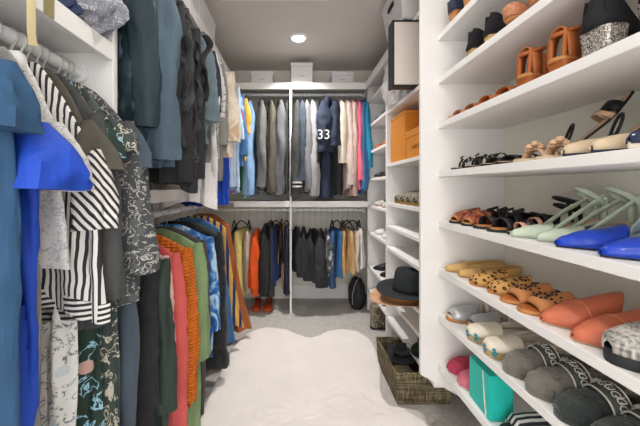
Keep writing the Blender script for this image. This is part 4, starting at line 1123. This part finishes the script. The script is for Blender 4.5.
# crumpled bag behind the framed panel
def blob(name, label, cat, mat, loc, size, seed, amp=.3, freq=2.2, group=None, lumps=1.0, build=True):
    bm = bmesh.new(); bmesh.ops.create_icosphere(bm, subdivisions=5, radius=1)
    mb = MB(); vs = []
    for v in bm.verts:
        p = v.co
        d = 1 + amp * noise.noise(p * freq + Vector((seed, 0, 0))) + amp * .6 * (1 - abs(noise.noise(p * freq * 2.3 + Vector((0, seed, 0)))) * 2) * lumps * .5
        q = Vector((p.x * size[0], p.y * size[1], p.z * size[2])) * d
        vs.append((q.x, q.y, max(-size[2] * .8, q.z) + size[2] * .8))
    mb.add(vs, [tuple(v.index for v in f.verts) for f in bm.faces]); bm.free()
    o = mb.build(name, mat, None, loc=loc)
    return tag(o, label, cat, group)
blob('plastic_bag', 'crumpled white bag behind the framed cream box', 'bag', M('white_plastic', (226, 224, 222), rough=.4, bump=.2), (.715, 2.09, 1.756), (.085, .11, .17), 3.0, .35, 2.6)
# basket on top of the unit
o = thing('storage_basket', 'white plastic basket with slotted handle on top of the shelves', 'basket', (.76, 1.9, 2.171))
SLOT = M('slot_dark', (48, 46, 44), rough=.8, bump=0)
MB().loft([[(sx * (.13 + k * .03), sy * (.15 + k * .03), z) for sx, sy in ((-1, -1), (1, -1), (1, 1), (-1, 1))] for k, z in ((0, 0), (1, .22))], smooth=False).build('basket_body', BOXW, o, .008)
MB().box(-.168, .168, -.188, .188, .205, .225).build('basket_rim', BOXW, o, .004)
MB().box(-.1585, -.140, -.05, .05, .14, .165).build('handle_slot', SLOT, o)
MB().box(-.05, .05, -.1785, -.16, .14, .165).build('handle_slot', SLOT, o)
# patterned trainers
CAMO = M('camo_print', (58, 56, 50), 'tiedye', (170, 160, 138), (44, 42, 40), sc=3.0, rough=.7, bump=.05)
def b_camo(l):
    s = Shoe('trainer', l, 'trainers', 'patterned trainers', L=.24, W=.09, h=.004, st=.022)
    s.sole(M('gold_sole', (150, 116, 66), rough=.6)).vamp(CAMO, .35, .072, .04).counter(CAMO, .4, .06); return s.root
for k, y in enumerate((2.14, 2.03, 1.92, 1.81, 1.70)):
    r = b_camo(['patterned trainer next to the far end of its shelf', 'patterned trainer second from the far end of its shelf', 'patterned trainer in the middle of its row', 'patterned trainer second from the shoe wall', 'patterned trainer nearest the shoe wall'][k])
    put(r, .835, y, 1.071, PI)
# hats
def hat(name, label, loc, R, ch, cr, mat, band, tilt=(0, 0, 0), droop=.012):
    o = thing(name, label, 'hat', loc); o.rotation_euler = tilt
    def brim_fn(p, r, a):
        k = max(0, (r - cr) / (R - cr))
        return (p[0], p[1] * .93, p[2] - droop * k * math.cos(2 * a) * .9 + droop * .4 * k)
    MB().revolve([(cr - .004, .004), (cr, 0), (cr + (R - cr) * .5, -.001), (R - .003, .0), (R, .002), (R - .003, .004), (cr + (R - cr) * .5, .003), (cr, .006)], 56, fn=brim_fn).build('brim', mat, o)
    def crown_fn(p, r, a):
        z = p[2]; x, y = p[0], p[1] * .86
        top = z / ch
        if top > .6:
            pinch = math.exp(-((x - cr * .55) / (cr * .35)) ** 2) * (top - .6) * .9
            y *= 1 - min(.5, pinch)
        if r < cr * .72 and top > .8: z -= .022 * math.exp(-(y / (cr * .32)) ** 2)
        return (x, y, z)
    prof = [(cr, 0), (cr * .99, ch * .25), (cr * .95, ch * .55), (cr * .90, ch * .82), (cr * .82, ch * .95), (cr * .68, ch), (cr * .4, ch * .99), (.001, ch * .97)]
    MB().revolve(prof, 48, fn=crown_fn).build('crown', mat, o)
    bp = [(cr * 1.012, .004), (cr * 1.02, .006), (cr * 1.012, .026), (cr * .99, .026)]
    MB().revolve(bp, 48, fn=lambda p, r, a: (p[0], p[1] * .86, p[2])).build('hat_band', band, o)
    return o
FELT = M('black_felt', (48, 51, 54), 'fur', rough=1, bump=.15); FELTN = M('tan_felt', (204, 158, 122), 'fur', rough=1, bump=.15); FELTG = M('green_felt', (40, 58, 50), 'fur', rough=1, bump=.15)
hat('fedora_hat', 'tan felt hat with wide brim under the black one', (.665, 1.82, .512), .205, .042, .115, FELTN, TANSH, droop=.016)
hat('fedora_hat', 'black felt fedora stacked on the tan hat', (.685, 1.80, .562), .195, .135, .10, FELT, BLKS, (.03, .04, .3))
hat('fedora_hat', 'black felt hat lying inside the woven basket', (.665, 1.835, .165), .108, .05, .062, FELT, BLKS, (.0, -.12, .5), droop=.006)
o = hat('bucket_hat', 'dark green felt hat on the lowest shelf above the basket', (.80, 1.75, .217), .12, .11, .085, FELTG, FELTG, droop=.01)
# woven basket
WOV = M('woven_grass', (70, 62, 48), 'weave', (104, 94, 72), (142, 130, 100), sc=.5, rough=.95, bump=.8)
o = thing('woven_basket', 'brown woven rectangular basket tucked under the shelf unit', 'basket', (.70, 1.815, 0))
bk = MB()
bw, bd, bh, tk = .155, .195, .178, .010
outer = lambda k, z: [(sx * (bw - k), sy * (bd - k), z) for sx, sy in ((-1, -1), (1, -1), (1, 1), (-1, 1))]
bk.loft([outer(.012, .003), outer(.003, bh * .5), outer(0, bh), outer(tk, bh), outer(tk + .008, .02)], smooth=False)
bk.build('basket_body', WOV, o)
MB().tube([(-bw, -bd, bh), (bw, -bd, bh), (bw, bd, bh), (-bw, bd, bh), (-bw, -bd + .001, bh)], .006, 8).build('rim', WOV, o)

# ------------------------------------------------------------------ shoes in the corner unit
def simple(kind, l, cat, group, m1, m2, **k):
    s = Shoe(kind, l, cat, group, L=.22, W=.08, **k)
    s.sole(m2, insole=NUDE); s.vamp(m1, .4, .055, .025); s.counter(m1, .4, .045)
    if k.get('h', 0) > .03: s.heel(m2, 'block', .04, .04)
    return s.root
CX = .70 + .115
rows = [
    (2.001, NAVPAT, RUBW, 'trainer', 'trainers', 'navy patterned trainer', .004, ('beside the framed box on the top corner shelf', 'beside the teal shirt on the top corner shelf')),
    (1.766, BLKS, BLKS, 'ballet_flat', 'flats', 'flat black shoe', .004, ('low under the navy trainers near the framed box', 'low under the navy trainers near the teal shirt')),
    (1.521, COG, TANSH, 'loafer', 'loafers', 'brown loafer', .01, ('on the corner shelf level with the orange boxes', 'in the corner level with the pink shirt')),
    (1.271, BLKS, GOLD, 'loafer', 'loafers', 'black loafer with yellow sole', .01, ('on the corner shelf below the brown loafers', 'in the corner below the brown loafers')),
    (1.021, BWPR, TANSH, 'sandal', 'sandal', 'black and white flat with tan sole', .004, ('beside the patterned trainers', 'beside the back hanging clothes')),
    (.771, WHITE, RUBW, 'trainer', 'trainers', 'white trainer', .004, ('under the black and white flats', 'by the low white shorts')),
    (.231, BLKS, BLKS, 'pump', 'heels', 'black pump', .05, ('on the lowest corner shelf beside the hats', 'on the lowest corner shelf by the backpack')),
]
for z, m1, m2, kind, cat, d, h, wh in rows:
    r = simple(kind, d + ' ' + wh[0], cat, d + 's in the corner unit', m1, m2, h=h, st=.010 if h < .02 else .008)
    put(r, CX, 2.42, z, PI - .1)
    c = copy_tree(r); c['label'] = d + ' ' + wh[1]; put(c, CX, 2.64, z, PI - .1)
# tall boots
def b_boot(l):
    s = Shoe('boot', l, 'boots', 'black ankle boots', L=.23, W=.085, h=.055, st=.008, toe='point')
    s.sole(BLKS).vamp(BLKS, .4, .06, .02).heel(BLKS, 'block', .045, .04)
    rg = []
    for z, x, rx, ry in ((.06, -.075, .042, .032), (.10, -.072, .044, .034), (.16, -.072, .042, .036), (.22, -.072, .046, .040)):
        rg.append([(x + rx * math.cos(2 * PI * j / 20), ry * math.sin(2 * PI * j / 20), z) for j in range(20)])
    MB().loft(rg).build('shaft', BLKSU, s.root); return s.root
pair(b_boot, 'black heeled ankle boot in the corner unit beside the hats', 'black heeled ankle boot in the corner unit above the backpack', (CX, 2.45, .451, PI - .3), (CX, 2.66, .451, PI - .3))
r = Shoe('ankle_boot', 'camouflage patterned ankle boot standing on carpet below the tan hat', 'boots', None, L=.2, W=.09, h=.004, st=.02)
r.sole(RUBB).vamp(CAMO, .4, .06, .03)
MB().loft([[(-.05 + rx * math.cos(2 * PI * j / 22), ry * math.sin(2 * PI * j / 22), z) for j in range(22)] for z, rx, ry in ((.02, .05, .038), (.08, .048, .042), (.14, .05, .046), (.19, .054, .05))]).build('shaft', CAMO, r.root)
put(r.root, .73, 2.53, .001, .15)

# ------------------------------------------------------------------ storage boxes and folded clothes on the top shelves
def storage_box(label, loc, sx, sy, sz, group, face='y', text=True):
    o = thing('storage_box', label, 'box', loc, 0, group)
    MB().box(-sx / 2, sx / 2, -sy / 2, sy / 2, 0, sz - .035).build('box_body', BOXW, o, .003)
    MB().box(-sx / 2 - .004, sx / 2 + .004, -sy / 2 - .004, sy / 2 + .004, sz - .0345, sz).build('lid', BOXW, o, .003)
    if text:
        mb = MB()
        mb.box(-sx * .13, sx * .13, -sy / 2 - .0012, -sy / 2 - .0002, sz * .38 - .003, sz * .38 + .002)
        mb.build('label_line', INK, o)
    return o
GB = 'white storage boxes above the back rods'
storage_box('low white storage box above the grey blazers', (-.315, 2.96, 2.171), .205, .2, .125, GB)
storage_box('tall white storage box above the divider panel', (.065, 2.96, 2.171), .205, .2, .205, GB)
storage_box('low white storage box above the cream cardigan', (.455, 2.96, 2.171), .205, .2, .118, GB)
GB = 'white storage boxes above the wall rod'
storage_box('white lidded storage box farthest along the wall shelf', (-.71, 1.93, 2.171), .30, .34, .155, GB, text=False)
storage_box('white lidded storage box in the middle of the wall shelf', (-.71, 1.55, 2.171), .30, .36, .165, GB, text=False)
storage_box('white lidded storage box at the entrance end of wall shelf', (-.71, 1.2, 2.171), .30, .3, .165, GB, text=False)
TWEED = M('tweed_plaid', (150, 152, 158), 'weave', (116, 118, 128), (190, 190, 194), sc=.8, rough=1, bump=.3)
MINTC = M('mint_cotton', (176, 204, 190), bump=.3)
blob('scarf', 'mint green crumpled scarf on the low shelf by the entrance', 'scarf', MINTC, (-.72, .78, 1.651), (.10, .10, .09), 11.0, .35, 2.4)
blob('folded_jacket', 'grey tweed jacket bundled at the end of the low shelf', 'jacket', TWEED, (-.70, .915, 1.651), (.15, .075, .13), 5.0, .28, 2.0)
blob('folded_jeans', 'navy denim bundle under the grey tweed jacket', 'jeans', cloth('navy_denim', (58, 66, 96), bump=.4), (-.69, .84, 1.651), (.075, .04, .06), 8.0, .3, 2.5)
st = MB().tube([(-.61, .66, 1.80), (-.6, .665, 1.70), (-.594, .67, 1.655), (-.591, .672, 1.60), (-.593, .675, 1.53), (-.590, .676, 1.50)], .008, 8, .3).build('fabric_strap', M('beige_strap', (196, 180, 140), rough=.9))
tag(st, 'beige fabric strap dangling over the low shelf edge', 'strap')
tg = MB().box(-.5995, -.5975, .715, .745, 1.598, 1.65).build('hang_tag', M('olive_tag', (150, 140, 100), rough=.8))
tag(tg, 'olive green tag hanging on the low shelf edge', 'tag')

# ------------------------------------------------------------------ floor things by the back wall
bp = thing('backpack', 'black backpack leaning in the low back corner', 'bag', (.608, 2.96, 0), .3)
blob('backpack_body', None, None, M('black_nylon', (42, 42, 46), rough=.6, bump=.4), (0, 0, 0), (.075, .10, .165), 21.0, .15, 2.0).parent = bp
MB().tube([(-.075, -.06, .06), (-.09, -.08, .16), (-.05, -.07, .27), (0, -.03, .29)], .009, 8, .4).build('shoulder_strap', M('grey_strap', (168, 166, 162), rough=.8), bp)
RUST = LE('rust', (186, 72, 34))
def b_rust(l):
    s = Shoe('ballet_flat', l, 'flats', 'rust orange flats on the carpet', L=.23, W=.085, h=.006, st=.012)
    s.sole(TANSH).vamp(RUST, .4, .05, .025).counter(RUST, .4, .045); return s.root
ra = b_rust('rust orange flat on the carpet under the bright orange dress'); put(ra, -.37, 2.95, .001, -PI / 2)
rb = copy_tree(ra); rb['label'] = 'rust orange flat on the carpet under the long black coat'; put(rb, -.26, 2.95, .001, -PI / 2)
